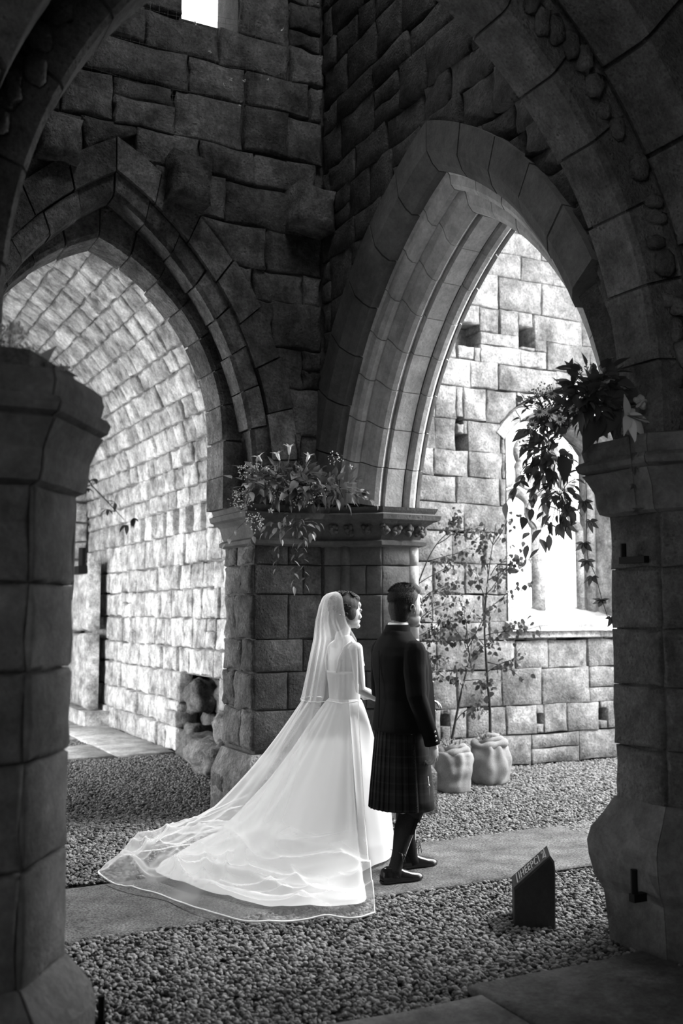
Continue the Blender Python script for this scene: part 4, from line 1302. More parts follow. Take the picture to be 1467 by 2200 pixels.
        for s_ in (1, -1):
            b.tube([P(a + Vector((.03, -s_ * .03, .02))), P(a + Vector((.05, 0, .06))), P(a + Vector((.025, s_ * .034, .10))), P(a + Vector((.0, s_ * .041, .112)))], .002, 5)
            lp = [P(a + Vector((.034 + .02 * math.sin(t), -.03 - s_ * .012 * t / 3, .10 - .055 * (1 - math.cos(t)) / 2))) for t in np.linspace(0, PI, 9)]
            b.tube(lp, .002, 5)
            b.tube([P(a + Vector((.032, -.035, .10))), P(a + Vector((.042 + .01 * s_, -.046, .05))), P(a + Vector((.046 + .012 * s_, -.046, .02)))], .002, 5)
        b.put('laces', M['leather'], root)
groom()

# ------------------------------------------------------------------ bride
def loop_pts(pts, n, closed=True):
    """Catmull-Rom resampling to n points"""
    m = len(pts); out = []
    for i in range(n):
        u = i / n * m if closed else i / (n - 1) * (m - 1)
        k = int(u); t = u - k
        if not closed and k >= m - 1: k, t = m - 2, 1.0
        g = lambda j: Vector(pts[j % m]) if closed else Vector(pts[max(0, min(m - 1, j))])
        p0, p1, p2, p3 = g(k - 1), g(k), g(k + 1), g(k + 2)
        out.append(0.5 * ((2 * p1) + (p2 - p0) * t + (2 * p0 - 5 * p1 + 4 * p2 - p3) * t * t + (3 * p1 - p0 - 3 * p2 + p3) * t ** 3))
    return out
def nz(x, y, z=0.0): return mnoise.noise(Vector((x, y, z)))
def ridge(x, y, z=0.0): return 1 - 2.2 * abs(mnoise.noise(Vector((x, y, z))))

def bride():
    BX, BY = 3.31, 6.38
    P = Pose(BX, BY, 0.0)
    root = thing('person', (BX, BY, 0), 'bride in a white tulle gown and long two-tier veil, her train spread on the carpet', 'person', None)
    hp, q, R = head_parts(P, (.02, 0, 1.640), math.radians(2), 0.97, 0.0, True)
    parts = hp
    parts += limb(P, [(.0, 0, 1.565), (-.03, 0, 1.46)], [.045, .050])
    parts += [loft_mesh([P.ring((-.008, 0, z), rx, ry, 26, 2.2) for z, rx, ry in ((.92, .10, .14), (1.06, .085, .118), (1.2, .098, .138), (1.32, .098, .15), (1.40, .078, .155), (1.445, .056, .11), (1.48, .046, .055))])]
    parts += limb(P, [(-.005, -.162, 1.395), (.005, -.205, 1.13), (.20, -.20, 1.04)], [.046, .036, .024])
    parts += limb(P, [(-.005, .162, 1.395), (.005, .205, 1.13), (.21, .07, 1.06)], [.046, .036, .024])
    parts += hand_parts(P, (.205, -.20, 1.04), (1, 0.1, -.1), (0, 0, -1), .88, .5, -1)
    parts += hand_parts(P, (.215, .065, 1.06), (1, -.5, .1), (0, -.3, -1), .88, .75, 1)
    for sg in (1, -1):
        parts += limb(P, [(0, sg * .08, .93), (.01, sg * .08, .50), (-.01, sg * .08, .12)], [.085, .055, .036])
    blob('body', parts, 0.004, 4, M['skin_b'], root, (BX, BY, 0))
    for sg in (1, -1):
        put('eye', *ell_mesh(P(q((.077, sg * .030, .002))), (.0100,) * 3, None, 10, 8), M['eye'], root, True, 'mid')
        put('eyelashes', *tube_mesh([P(q((.084, sg * .020, .007))), P(q((.087, sg * .031, .009))), P(q((.082, sg * .042, .006)))], .0010, 4), M['hair'], root, True, 'mid')
        put('eyebrow', *tube_mesh([P(q((.088, sg * .014, .022))), P(q((.088, sg * .030, .028))), P(q((.076, sg * .046, .022)))], [.0012, .002, .001], 6), M['hair_b'], root, True, 'mid')
    # hair gathered up at the back in curls
    def E(p, r): return ell_mesh(P(q(p)), r, P.rot(R), 16, 12)
    blob('hair', [E((-.022, 0, .050), (.098, .083, .086)), E((-.075, 0, .01), (.06, .066, .07)), E((.035, 0, .094), (.05, .064, .036)), E((-.09, 0, -.03), (.045, .055, .05)), E((-.082, 0, -.075), (.045, .052, .06)), E((-.012, .066, -.006), (.040, .018, .050)), E((-.012, -.066, -.006), (.040, .018, .050))], 0.006, 3, M['hair_b'], root, 'mid')
    rr = random.Random(8)
    for k in range(110):
        th = rr.uniform(-1.0, PI + 1.0) * (1 if rr.random() < .5 else -1); ph = rr.uniform(-.65, 1.25)
        d = Vector((math.cos(th) * math.cos(ph), math.sin(th) * math.cos(ph), math.sin(ph)))
        if d.x > .55 and d.z < .6: continue
        c = Vector((-.03 + .098 * d.x, .084 * d.y, .045 + .085 * d.z))
        t1 = d.orthogonal().normalized(); t2 = d.cross(t1); rad = rr.uniform(.010, .018)
        pts = [P(q(c + (t1 * math.cos(a) + t2 * math.sin(a)) * rad * (1 - .05 * a) + d * (.011 + .002 * a))) for a in np.linspace(0, 6.5, 13)]
        put('curl', *tube_mesh(pts, [.005] * 10 + [.004, .003, .002], 5), M['hair_b'], root, True, 'mid')
    for c in ((-.075, -.045, .075), (-.085, -.03, .062), (-.098, -.03, .015), (-.105, -.012, .0), (-.095, -.048, -.01), (-.10, .02, .04)):
        b = Bag()
        for j in range(5):
            a = j * 2 * PI / 5; b.ell(P(q(Vector(c) + Vector((0, .009 * math.cos(a), .009 * math.sin(a))))), .005, None, 6, 4)
        b.ell(P(q(c)), .005, None, 6, 4)
        b.put('hair_pin', M['satin'], root, label='tiny white flower hair pin', origin='mid')
    # bodice, straps
    v, f = loft_mesh([P.ring((-.008, 0, z), rx, ry, 36, 2.2) for z, rx, ry in ((1.00, .103, .136), (1.06, .094, .127), (1.14, .100, .136), (1.22, .109, .150), (1.245, .110, .152), (1.245, .100, .142), (1.06, .080, .112))], cap=False)
    put('bodice', v, f, M['gown'], root, True, (BX, BY, 1.0))
    for sg in (1, -1):
        put('strap', *tube_mesh([P((-.108, sg * .075, 1.24)), P((-.102, sg * .098, 1.33)), P((-.072, sg * .118, 1.41)), P((-.02, sg * .122, 1.447)), P((.045, sg * .11, 1.40)), P((.095, sg * .09, 1.28))], .006, 6), M['satin'], root, True, 'mid')
    # skirt with its train
    HS = [(3.64, 6.36), (3.52, 6.12), (3.30, 6.00), (3.10, 5.78), (2.97, 5.48), (2.80, 5.22), (2.52, 5.26), (2.34, 5.46), (2.16, 5.84), (2.03, 6.18), (2.03, 6.50), (2.22, 6.76), (2.55, 6.90), (2.95, 6.88), (3.30, 6.78), (3.56, 6.60)]
    nu, ns = 260, 90
    H = loop_pts([(x, y, 0) for x, y in HS], nu)
    arc = [0.0]
    for i in range(nu): arc.append(arc[-1] + (H[(i + 1) % nu] - H[i]).length)
    v = []
    for i in range(ns + 1):
        s = i / ns
        for k in range(nu):
            h = H[k]; d = h - Vector((BX, BY, 0)); L = d.length; a = math.atan2(d.y, d.x)
            w = Vector((BX - .008 + .096 * math.cos(a), BY + .130 * math.sin(a), 1.05))
            far = min(1, max(0, (L - .45) / .9))
            e = 1.12 + .75 * far
            bell = (s ** (1 - .35 * (1 - far)))
            x = w.x + (h.x - w.x) * bell; y = w.y + (h.y - w.y) * bell
            z = .03 + 1.03 * (1 - s) ** e
            dn = d.normalized()
            u = arc[k]
            fold = (math.sin(u * 15 + 2.5 * nz(u * 1.3, s * 1.5)) * .55 + nz(u * 5, s * 1.2, 4)) * .042 * min(1, s * 2.2) * (1 - .5 * s)
            low = min(1, max(0, (s - .35) / .4)) * (0.35 + .65 * far)
            crump = low * (.050 * max(0, ridge(u * 1.0 + .8 * nz(u * 1.1, s * 2, 9) + s * 1.5, s * 3.6, 1)) ** 1.5 + .034 * max(0, ridge(u * 2.6 - s * 2, s * 3.0, 2)) ** 1.5)
            z += crump * (1 - .55 * max(0, s - .85) / .15) + .02 * abs(nz(u * 3, s * 4, 6)) * low
            x += dn.x * fold; y += dn.y * fold; z += fold * .5 * far * s
            v.append((x, y, max(z, .030)))
    f = []
    for i in range(ns):
        for k in range(nu):
            k2 = (k + 1) % nu; f.append((i * nu + k, (i + 1) * nu + k, (i + 1) * nu + k2, i * nu + k2))
    put('skirt', v, f, M['gown'], root, True, (BX, BY, 0))
    # veil: two tiers of tulle with satin edges
    def veil_upper(t, z):
        tab = ((1.778, -.075, .012, .012, 1.7), (1.768, -.078, .055, .055, 1.7), (1.74, -.080, .084, .088, 1.7), (1.68, -.082, .106, .108, 1.68), (1.58, -.078, .130, .132, 1.68), (1.46, -.045, .165, .190, 1.75), (1.30, -.050, .195, .218, 1.7), (1.05, -.06, .235, .250, 1.65))
        for a, b in zip(tab[:-1], tab[1:]):
            if z >= b[0]:
                w = (z - a[0]) / (b[0] - a[0]); c = [a[i] + (b[i] - a[i]) * w for i in range(5)]; break
        else: c = tab[-1]
        ang = PI - t * c[4]
        r = 1 + (.05 + .035 * (1.78 - z)) * math.sin(t * 17 + 2 * nz(t * 3, z * 1.5)) * min(1, (1.79 - z) * 4) * .5 + .05 * nz(t * 9, z * 1.2, 2) * min(1, (1.79 - z) * 3)
        return Vector((BX + c[1] + c[2] * r * math.cos(ang), BY + c[3] * r * math.sin(ang), z))
    def edge_tube(name, pts, r): put(name, *tube_mesh(pts, r, 6), M['satin'], root, True, 'mid')
    nt_, nr = 150, 50
    rows = []
    for i in range(nr + 1):
        rr_ = []
        for k in range(nt_ + 1):
            t = -1 + 2 * k / nt_
            zb = 1.055 + .006 * math.sin(t * 11) + .015 * nz(t * 4, 1)
            s = (i / nr) ** 1.15
            z = 1.782 + (zb - 1.782) * s
            p = veil_upper(t, z)
            o = .012 * s; d = Vector((p.x - BX, p.y - BY, 0)).normalized()
            rr_.append(p + d * (o + .012 * s * math.sin(t * 26 + 3 * nz(t * 4, z))))
        rows.append(rr_)
    def grid(rows_):
        n_ = len(rows_[0]); v_ = [p for r in rows_ for p in r]; f_ = []
        for i in range(len(rows_) - 1):
            for k in range(n_ - 1): f_.append((i * n_ + k, (i + 1) * n_ + k, (i + 1) * n_ + k + 1, i * n_ + k + 1))
        return v_, f_
    vs_, fs_ = grid(rows)
    put('veil_short_tier', vs_, fs_, M['veil_thin'], root, True, (BX, BY, 1.05))
    edge_tube('veil_edge', rows[-1], .0024)
    HV = [(2.80, 5.06), (2.67, 5.04), (2.53, 5.09), (2.29, 5.15), (2.12, 5.26), (1.98, 5.55), (1.88, 5.93), (1.73, 6.22), (1.70, 6.50), (1.80, 6.76), (2.0, 6.95), (2.3, 7.05), (2.62, 7.05)]
    nt_, nl = 260, 110
    HVp = loop_pts([(x, y, 0) for x, y in HV], nt_ + 1, False)
    arc = [0.0]
    for i in range(nt_): arc.append(arc[-1] + (HVp[i + 1] - HVp[i]).length)
    rows = []
    for i in range(24):
        z = 1.775 + (1.05 - 1.775) * i / 24
        rows.append([veil_upper(-1 + 2 * k / nt_, z) * 1.0 for k in range(nt_ + 1)])
    for i in range(nl + 1):
        s = i / nl; rr_ = []
        for k in range(nt_ + 1):
            t = -1 + 2 * k / nt_           # starts at the near right corner
            p = veil_upper(t, 1.05); h = HVp[k]; u = arc[k]
            d = Vector((h.x - BX, h.y - BY, 0)).normalized()
            x = p.x + (h.x - p.x) * s; y = p.y + (h.y - p.y) * s
            z = .034 + 1.016 * (1 - s) ** 1.75
            w = min(1, s * 1.8)
            fold = (math.sin(u * 13 + 3 * nz(u * 1.1, s * 1.3, 5)) * .5 + nz(u * 4.5, s * 1.0, 7)) * .030 * w * (1 - .45 * s)
            low = min(1, max(0, (s - .45) / .35))
            crump = low * (.055 * max(0, ridge(u * .9 + .7 * nz(u * 1.2, s * 2, 3) + s * 1.2, s * 5.5, 5)) ** 1.8 + .050 * max(0, ridge(u * 1.5 - s * 2.5, s * 8, 8)) ** 2 + .034 * max(0, ridge(u * 3.4 + s * 3, s * 4, 2)) ** 2)
            edge = max(0, (s - .93) / .07)
            z += crump * (1 - .8 * edge) + fold * .5 * s + .030 * (1 - edge) * low
            rr_.append(Vector((x + d.x * fold, y + d.y * fold, max(z, .036))))
        rows.append(rr_)
    vs_, fs_ = grid(rows)
    put('veil_long_tier', vs_, fs_, M['veil'], root, True, (BX, BY, 0))
    edge_tube('veil_edge', rows[-1], .006)
    edge_tube('veil_edge', [r[0] for r in rows[20:]], .003)
bride()

# ================================================================== PLANTS AND SMALL THINGS
def leaf_mat(name, v, tr=0.35, rough=0.4):
    m = bpy.data.materials.new(name); m.use_nodes = True; nt = m.node_tree
    b = nt.nodes['Principled BSDF']; out = nt.nodes['Material Output']
    oi = nt.nodes.new('ShaderNodeObjectInfo')
    f = maprange(nt, oi.outputs['Random'], 0, 1, v * .6, v * 1.5)
    cc = nt.nodes.new('ShaderNodeCombineColor')
    for i in range(3): link(nt, f, cc.inputs[i])
    link(nt, cc.outputs[0], b.inputs['Base Color']); b.inputs['Roughness'].default_value = rough
    tl = nt.nodes.new('ShaderNodeBsdfTranslucent'); link(nt, cc.outputs[0], tl.inputs[0])
    mx = nt.nodes.new('ShaderNodeMixShader'); mx.inputs[0].default_value = tr
    link(nt, b.outputs[0], mx.inputs[1]); link(nt, tl.outputs[0], mx.inputs[2]); link(nt, mx.outputs[0], out.inputs['Surface'])
    return m
M['leaf'] = leaf_mat('dark_leaf', 0.10)
M['leaf_mid'] = leaf_mat('green_leaf', 0.24)
M['birch_leaf'] = leaf_mat('birch_leaf', 0.075, 0.35)
M['petal'] = leaf_mat('white_petal', 0.68, 0.4, 0.6)
M['petal_dim'] = leaf_mat('pale_petal', 0.55, 0.4, 0.6)
M['lily'] = leaf_mat('lily_petal', 0.8, 0.3, 0.6)
M['bud'] = plain('small_white_blossom', 0.7, 0.7)
M['disc'] = plain('daisy_disc', 0.12, 0.9)
M['stem'] = plain('green_stem', 0.035, 0.6)
M['bark'] = stone_mat('dark_bark', 0.035, 0.2, 0.4, 0.4, 0.5, 6.0, 0.0)
M['sack'] = fabric_mat('hessian_sack', 0.26, 0.35, 190, 0.6, 0.25)

def leaf_data(name, m, w=0.5, bend=0.25, fold=0.25, tip=1.0, n=5):
    """a pointed leaf of unit length along +X, face up"""
    v, f = [], []
    for i in range(n + 1):
        t = i / n
        hw = 0.5 * w * math.sin(PI * min(1, t ** 0.75)) ** tip if 0 < i < n else 0.01
        z = -bend * t * t
        v += [(t, -hw, z + fold * hw), (t, 0, z), (t, hw, z + fold * hw)]
    for i in range(n):
        a = i * 3
        f += [(a, a + 3, a + 4, a + 1), (a + 1, a + 4, a + 5, a + 2)]
    me = bpy.data.meshes.new(name); me.from_pydata(v, [], f)
    me.polygons.foreach_set('use_smooth', [True] * len(f)); me.materials.append(m)
    return me
LF = {'dark': [leaf_data('leaf', M['leaf'], w, b) for w, b in ((.45, .2), (.55, .35), (.38, .1))],
      'mid': [leaf_data('leaf', M['leaf_mid'], w, b) for w, b in ((.45, .2), (.55, .35), (.38, .1))],
      'birch': [leaf_data('leaf', M['birch_leaf'], w, b, .2, .8) for w, b in ((.75, .15), (.8, .3), (.65, .05))],
      'broad': [leaf_data('leaf', M['leaf'], w, b, .3, 1, 8) for w, b in ((.55, .3), (.62, .45))],
      'broad_mid': [leaf_data('leaf', M['leaf_mid'], w, b, .3, 1, 8) for w, b in ((.5, .3), (.62, .4))],
      'petal': [leaf_data('petal', M['lily'], w, b, .25, 1, 8) for w, b in ((.34, .35), (.30, .5))],
      'ray': [leaf_data('petal', M['petal'], .28, .1, .0, .6, 3)]}
R4 = random.Random(21)
def basis(d, up=(0, 0, 1), roll=0.0):
    x = Vector(d).normalized(); u = Vector(up)
    y = u.cross(x)
    if y.length < 1e-3: y = Vector((0, 1, 0)).cross(x)
    y.normalize(); z = x.cross(y)
    return Matrix((x, y, z)).transposed() @ Matrix.Rotation(roll, 3, 'X')
def inst(name, me, loc, rot, size, parent):
    o = bpy.data.objects.new(name, me); COL.objects.link(o)
    sc = size if hasattr(size, '__len__') else (size,) * 3
    o.parent = parent
    o.matrix_basis = Matrix.Translation(Vector(loc) - parent_world(parent)) @ rot.to_4x4() @ Matrix.Diagonal((*sc, 1))
    return o
def parent_world(p):
    w = Vector((0, 0, 0))
    while p is not None: w += p.location; p = p.parent
    return w
def sub_put(name, v, f, m, parent, smooth=True):
    """a mesh under a part or thing, placed in world space"""
    o = put(name, v, f, m, None, smooth, 'mid'); o.parent = parent
    o.location = Vector(o.location) - parent_world(parent)
    return o
def rnd_dir(zb=0.0):
    while True:
        d = Vector((R4.uniform(-1, 1), R4.uniform(-1, 1), R4.uniform(-1, 1)))
        if 0.1 < d.length < 1: return (d.normalized() + Vector((0, 0, zb))).normalized()
def in_stone(p):
    x, y, z = p
    if y < 4.30 and x > 3.58 and z < 2.53: return True
    if y < 4.42 and x > 3.68 and z < 2.53: return True
    if y < 4.24 and z > 2.5 and math.hypot(x - 1.617, z - 2.748) > 2.10 and y > 3.78: return True
    if y < 4.4 and x > 3.72 and z > 2.5 and y > 3.9: return True
    if y > 7.58 and z < 2.53: return True
    if y > 7.66 and x > 3.0: return True
    if 7.3 < y and x > 3.9 and y > 7.36 and z < 2.53: return True
    if y < 3.86 and z < 2.47 and x < .95: return True
    return False
def foliage(parent, kind, centre, rad, n, size, droop=-0.3, fill=0):
    c = Vector(centre); b = Bag()
    for k in range(n):
        d = rnd_dir(); r = R4.uniform(.45, 1.0)
        p = c + Vector((d.x * rad[0], d.y * rad[1], d.z * rad[2])) * r
        if in_stone(p): continue
        out = (d + Vector((0, 0, droop)) + rnd_dir() * .6)
        inst('leaf', R4.choice(LF[kind]), p, basis(out, roll=R4.uniform(-.8, .8)), R4.uniform(*size), parent)
        if k % 3 == 0: b.tube([c, c.lerp(p, .5) + Vector((0, 0, .02)), p], .0018, 4)
    if b.v: sub_put('stems', b.v, b.f, M['stem'], parent)
    if fill:                              # the uncountable inner leaves, joined
        bg = Bag()
        for k in range(fill):
            src = R4.choice(LF[kind]); d = rnd_dir()
            p = c + Vector((d.x * rad[0], d.y * rad[1], d.z * rad[2])) * R4.uniform(.1, .95)
            if in_stone(p): continue
            B_ = basis(d + rnd_dir() + Vector((0, 0, droop)), roll=R4.uniform(-1, 1)); s_ = R4.uniform(*size)
            bg.add([p + B_ @ (v.co * s_) for v in src.vertices], [tuple(q.vertices) for q in src.polygons])
        if bg.v:
            o = sub_put('inner_leaves', bg.v, bg.f, M['leaf'], parent); o['kind'] = 'stuff'
def gyps(parent, centre, rad, n):
    """baby's breath: a haze of tiny blossoms on hair-thin stems"""
    c = Vector(centre); b = Bag(); s = Bag()
    for k in range(n):
        d = rnd_dir(.15); p = c + Vector((d.x * rad[0], d.y * rad[1], d.z * rad[2])) * R4.uniform(.5, 1)
        b.ell(p, R4.uniform(.0035, .0065), None, 6, 4)
        if k % 4 == 0: s.tube([c - Vector((0, 0, rad[2] * .8)), p], .0008, 3)
    o = sub_put('tiny_blossoms', b.v, b.f, M['bud'], parent); o['kind'] = 'stuff'
    sub_put('stems', s.v, s.f, M['stem'], parent)
def daisy(parent, c, face, r=0.024, n=14):
    B = basis(Vector(face).orthogonal(), face)
    z = Vector(face).normalized(); x = z.orthogonal().normalized(); y = z.cross(x)
    v, f = ell_mesh(c, (r * .36, r * .36, r * .2), Matrix((x, y, z)).transposed(), 10, 6)
    d = sub_put('daisy', v, f, M['disc'], parent)
    for k in range(n):
        a = 2 * PI * k / n
        inst('petal', LF['ray'][0], Vector(c) + (x * math.cos(a) + y * math.sin(a)) * r * .25, basis(x * math.cos(a) + y * math.sin(a), z), r * .85, d)
def rose(parent, c, face, r, m):
    z = Vector(face).normalized(); x = z.orthogonal().normalized(); y = z.cross(x); b = Bag()
    for ringi, (n, rr, tilt) in enumerate(((5, 1.0, .5), (4, .7, .9), (3, .4, 1.2))):
        for k in range(n):
            a = 2 * PI * k / n + ringi
            d = (x * math.cos(a) + y * math.sin(a))
            b.ell(Vector(c) + d * r * rr * .5 + z * r * .15 * ringi, (r * .5, r * .16, r * .42), basis(z * math.sin(tilt) + d * math.cos(tilt), d), 7, 5)
    sub_put('blossom', b.v, b.f, m, parent)
def spray(parent, p0, p1, kind, n, size, sag=0.05):
    """a stem with leaves along it"""
    a, b = Vector(p0), Vector(p1); pts = []
    for i in range(9):
        t = i / 8; pts.append(a.lerp(b, t) + Vector((0, 0, sag * math.sin(PI * t))))
    sub_put('stem', *tube_mesh(pts, [.0022 - .0014 * i / 8 for i in range(9)], 5), M['stem'], parent)
    for k in range(n):
        t = (k + 1) / n; i = min(7, int(t * 8)); p = pts[i].lerp(pts[i + 1], t * 8 - i) if t < 1 else pts[-1]
        dr = (pts[i + 1] - pts[i]).normalized(); sd = dr.cross(Vector((0, 0, 1))).normalized() * (1 if k % 2 else -1)
        out = dr * .5 + sd * (1.1 if k < n - 1 else .1) + Vector((R4.uniform(-.5, .5), 0, -.25)) + rnd_dir() * .35
        inst('leaf', R4.choice(LF[kind]), p, basis(out, roll=R4.uniform(-.5, .5)), R4.uniform(*size), parent)
def creeper(parent, pts, size):
    """a trailing vine with five-fingered leaves"""
    P_ = [Vector(p) for p in pts]
    sub_put('vine', *tube_mesh(P_, .0018, 5), M['stem'], parent)
    for p in P_[1:]:
        c = p + rnd_dir() * .02; face = Vector((-.5, -.8, .15)) + rnd_dir() * .75
        z = face.normalized(); down = Vector((0, 0, -1)) - z * z.z * -1; x = (Vector((0, 0, -1)) - z * Vector((0, 0, -1)).dot(z)).normalized(); y = z.cross(x)
        for k, (a, s) in enumerate(((0, 1), (.75, .9), (-.75, .9), (1.5, .7), (-1.5, .7))):
            d = x * math.cos(a) + y * math.sin(a)
            inst('leaf', LF['dark'][0], c, basis(d, z), size * s * R4.uniform(.85, 1.1), parent)

# ---------------- arrangement on the near right capital
fa = thing('floral_arrangement', (3.62, 4.25, 2.50), 'large arrangement of lilies, daisies and trailing vines on the near right capital', 'flowers', 'wedding flowers on the capitals')
for a, b, w in (((3.66, 4.02, 2.66), (3.46, 4.06, 2.50), .20), ((3.66, 4.00, 2.66), (3.70, 3.90, 2.53), .20), ((3.58, 4.05, 2.63), (3.42, 4.1, 2.46), .18), ((3.60, 4.1, 2.74), (3.76, 4.02, 2.82), .20),
                ((3.68, 4.05, 2.72), (3.86, 3.95, 2.80), .19), ((3.40, 4.42, 2.60), (3.27, 4.45, 2.55), .15), ((3.45, 4.4, 2.58), (3.33, 4.36, 2.50), .15), ((3.50, 4.3, 2.46), (3.50, 4.22, 2.30), .16), ((3.66, 4.0, 2.54), (3.62, 3.95, 2.40), .15), ((3.66, 4.2, 2.80), (3.74, 4.16, 2.95), .16)):
    d = Vector(b) - Vector(a)
    inst('broad_leaf', R4.choice(LF['broad']), a, basis(d, (-.5, -.8, .5), R4.uniform(-.4, .4)), d.length * .82, fa)
# the lily: six long petals and stamens
lc = Vector((3.555, 3.86, 2.60))
lily = sub_put('lily', *tube_mesh([lc + Vector((.03, .05, .10)), lc + Vector((.01, .02, .03)), lc], [.004, .008, .016], 8), M['lily'], fa)
for d, s in (((.12, -.06, -.01), .13), ((.03, -.05, -.12), .13), ((.12, -.05, -.11), .14), ((-.05, -.06, -.05), .12), ((-.02, -.03, .10), .10), ((.09, 0, .07), .09)):
    inst('petal', R4.choice(LF['petal']), lc, basis(d, (-.4, -.9, .2)), (s, s * 1.25, s), lily)
for k in range(5):
    d = Vector((.04 + .02 * math.cos(k * 1.3), -.08, -.03 + .02 * math.sin(k * 1.3)))
    sub_put('stamen', *tube_mesh([lc, lc + d], [.0015, .003], 5), M['disc'], lily)
rose(fa, (3.66, 3.88, 2.68), (.1, -1, .3), .045, M['petal_dim'])
sub_put('stem', *tube_mesh([(3.62, 4.05, 2.66), (3.66, 3.90, 2.67)], .004, 6), M['stem'], fa)
for c in ((3.325, 4.25, 2.665), (3.367, 4.22, 2.665), (3.392, 4.17, 2.62), (3.440, 4.12, 2.665), (3.38, 4.22, 2.76), (3.30, 4.28, 2.60)):
    daisy(fa, c, (-.5, -.8, .3), .030)
foliage(fa, 'dark', (3.55, 4.12, 2.74), (.20, .17, .18), 85, (.06, .11), -.2, 170)
foliage(fa, 'mid', (3.45, 4.36, 2.68), (.18, .10, .14), 55, (.03, .06), -.2, 110)
foliage(fa, 'dark', (3.48, 4.38, 2.48), (.15, .10, .17), 70, (.05, .09), -.6, 60)
foliage(fa, 'dark', (3.55, 4.38, 2.26), (.12, .08, .20), 55, (.04, .08), -.9, 20)
gyps(fa, (3.50, 4.42, 2.78), (.13, .07, .09), 130)
gyps(fa, (3.62, 4.20, 2.88), (.09, .07, .06), 70)
gyps(fa, (3.44, 4.44, 2.52), (.10, .06, .10), 60)
for a, b, n in (((3.50, 4.44, 2.46), (3.29, 4.50, 2.22), 8), ((3.50, 4.44, 2.40), (3.40, 4.52, 2.10), 8), ((3.53, 4.44, 2.36), (3.50, 4.50, 1.98), 9), ((3.52, 4.44, 2.34), (3.57, 4.5, 2.06), 7), ((3.46, 4.45, 2.42), (3.36, 4.5, 2.30), 6), ((3.48, 4.45, 2.44), (3.44, 4.52, 2.0), 8)):
    spray(fa, a, b, 'dark', n, (.06, .095), .03)
creeper(fa, [(3.66, 4.30, 2.36), (3.70, 4.34, 2.24), (3.73, 4.38, 2.13), (3.74, 4.4, 2.02), (3.75, 4.4, 1.93), (3.80, 4.4, 1.84), (3.82, 4.38, 1.72), (3.84, 4.36, 1.62)], .068)
creeper(fa, [(3.60, 4.40, 2.32), (3.63, 4.44, 2.2), (3.66, 4.46, 2.1)], .09)
creeper(fa, [(3.62, 3.92, 2.52), (3.57, 3.86, 2.42), (3.56, 3.84, 2.33), (3.57, 3.84, 2.24), (3.58, 3.84, 2.16)], .04)

# ---------------- arrangement on the corner pillar
fb = thing('floral_arrangement', (3.42, 7.62, 2.50), 'arrangement of dark leaves and baby\'s breath on the far corner pillar behind the bride', 'flowers', 'wedding flowers on the capitals')
foliage(fb, 'dark', (3.45, 7.48, 2.64), (.38, .16, .17), 130, (.06, .12), -.1, 260)
foliage(fb, 'mid', (3.10, 7.48, 2.66), (.22, .14, .16), 40, (.06, .11), 0)
foliage(fb, 'dark', (3.78, 7.40, 2.62), (.22, .12, .14), 60, (.07, .12), 0)
foliage(fb, 'mid', (3.40, 7.46, 2.30), (.28, .08, .16), 36, (.04, .08), -1)
for c, r, n in (((3.05, 7.50, 2.72), (.12, .07, .08), 90), ((3.27, 7.46, 2.60), (.11, .06, .12), 130), ((3.58, 7.42, 2.60), (.13, .06, .09), 120), ((2.98, 7.48, 2.50), (.11, .06, .10), 110), ((3.08, 7.46, 2.34), (.09, .05, .10), 70), ((3.76, 7.42, 2.86), (.08, .05, .07), 30), ((3.46, 7.42, 2.5), (.1, .05, .06), 60)):
    gyps(fb, c, r, n)
for c in ((3.16, 7.42, 2.74), (3.14, 7.42, 2.64), (3.36, 7.40, 2.62), (3.60, 7.38, 2.63), (3.20, 7.42, 2.42), (3.42, 7.40, 2.76), (3.88, 7.40, 2.80), (3.28, 7.4, 2.52)):
    rose(fb, c, (-.4, -.9, .3), .026, M['petal_dim'])
for c, d in (((3.36, 7.44, 2.87), (0, -.1, 1)), ((3.28, 7.44, 2.82), (-.4, -.1, .8)), ((3.50, 7.42, 2.82), (.3, -.1, .8)), ((3.12, 7.42, 2.80), (-.6, -.2, .5))):
    sub_put('stem', *tube_mesh([(c[0], 7.48, 2.6), (c[0], 7.46, c[2] - .08), c], [.004, .004, .005], 6), M['stem'], fb)
    b = sub_put('trumpet_flower', *tube_mesh([c, Vector(c) + Vector(d) * .06], [.006, .016], 8), M['petal'], fb)
    for k in range(5):
        a = k * 1.257
        inst('petal', LF['petal'][0], Vector(c) + Vector(d) * .05, basis(Vector(d) + Vector((math.cos(a), math.sin(a), 0)) * .8), .06, b)
for a, b, n in (((3.35, 7.5, 2.4), (3.30, 7.55, 1.98), 8), ((3.5, 7.5, 2.4), (3.56, 7.56, 1.86), 12), ((3.45, 7.5, 2.4), (3.46, 7.56, 1.84), 12), ((3.2, 7.5, 2.4), (3.02, 7.56, 2.05), 9), ((3.86, 7.45, 2.6), (4.06, 7.28, 2.50), 9), ((3.1, 7.5, 2.4), (2.86, 7.5, 2.16), 8)):
    spray(fb, a, b, 'mid', n, (.045, .075), .02)

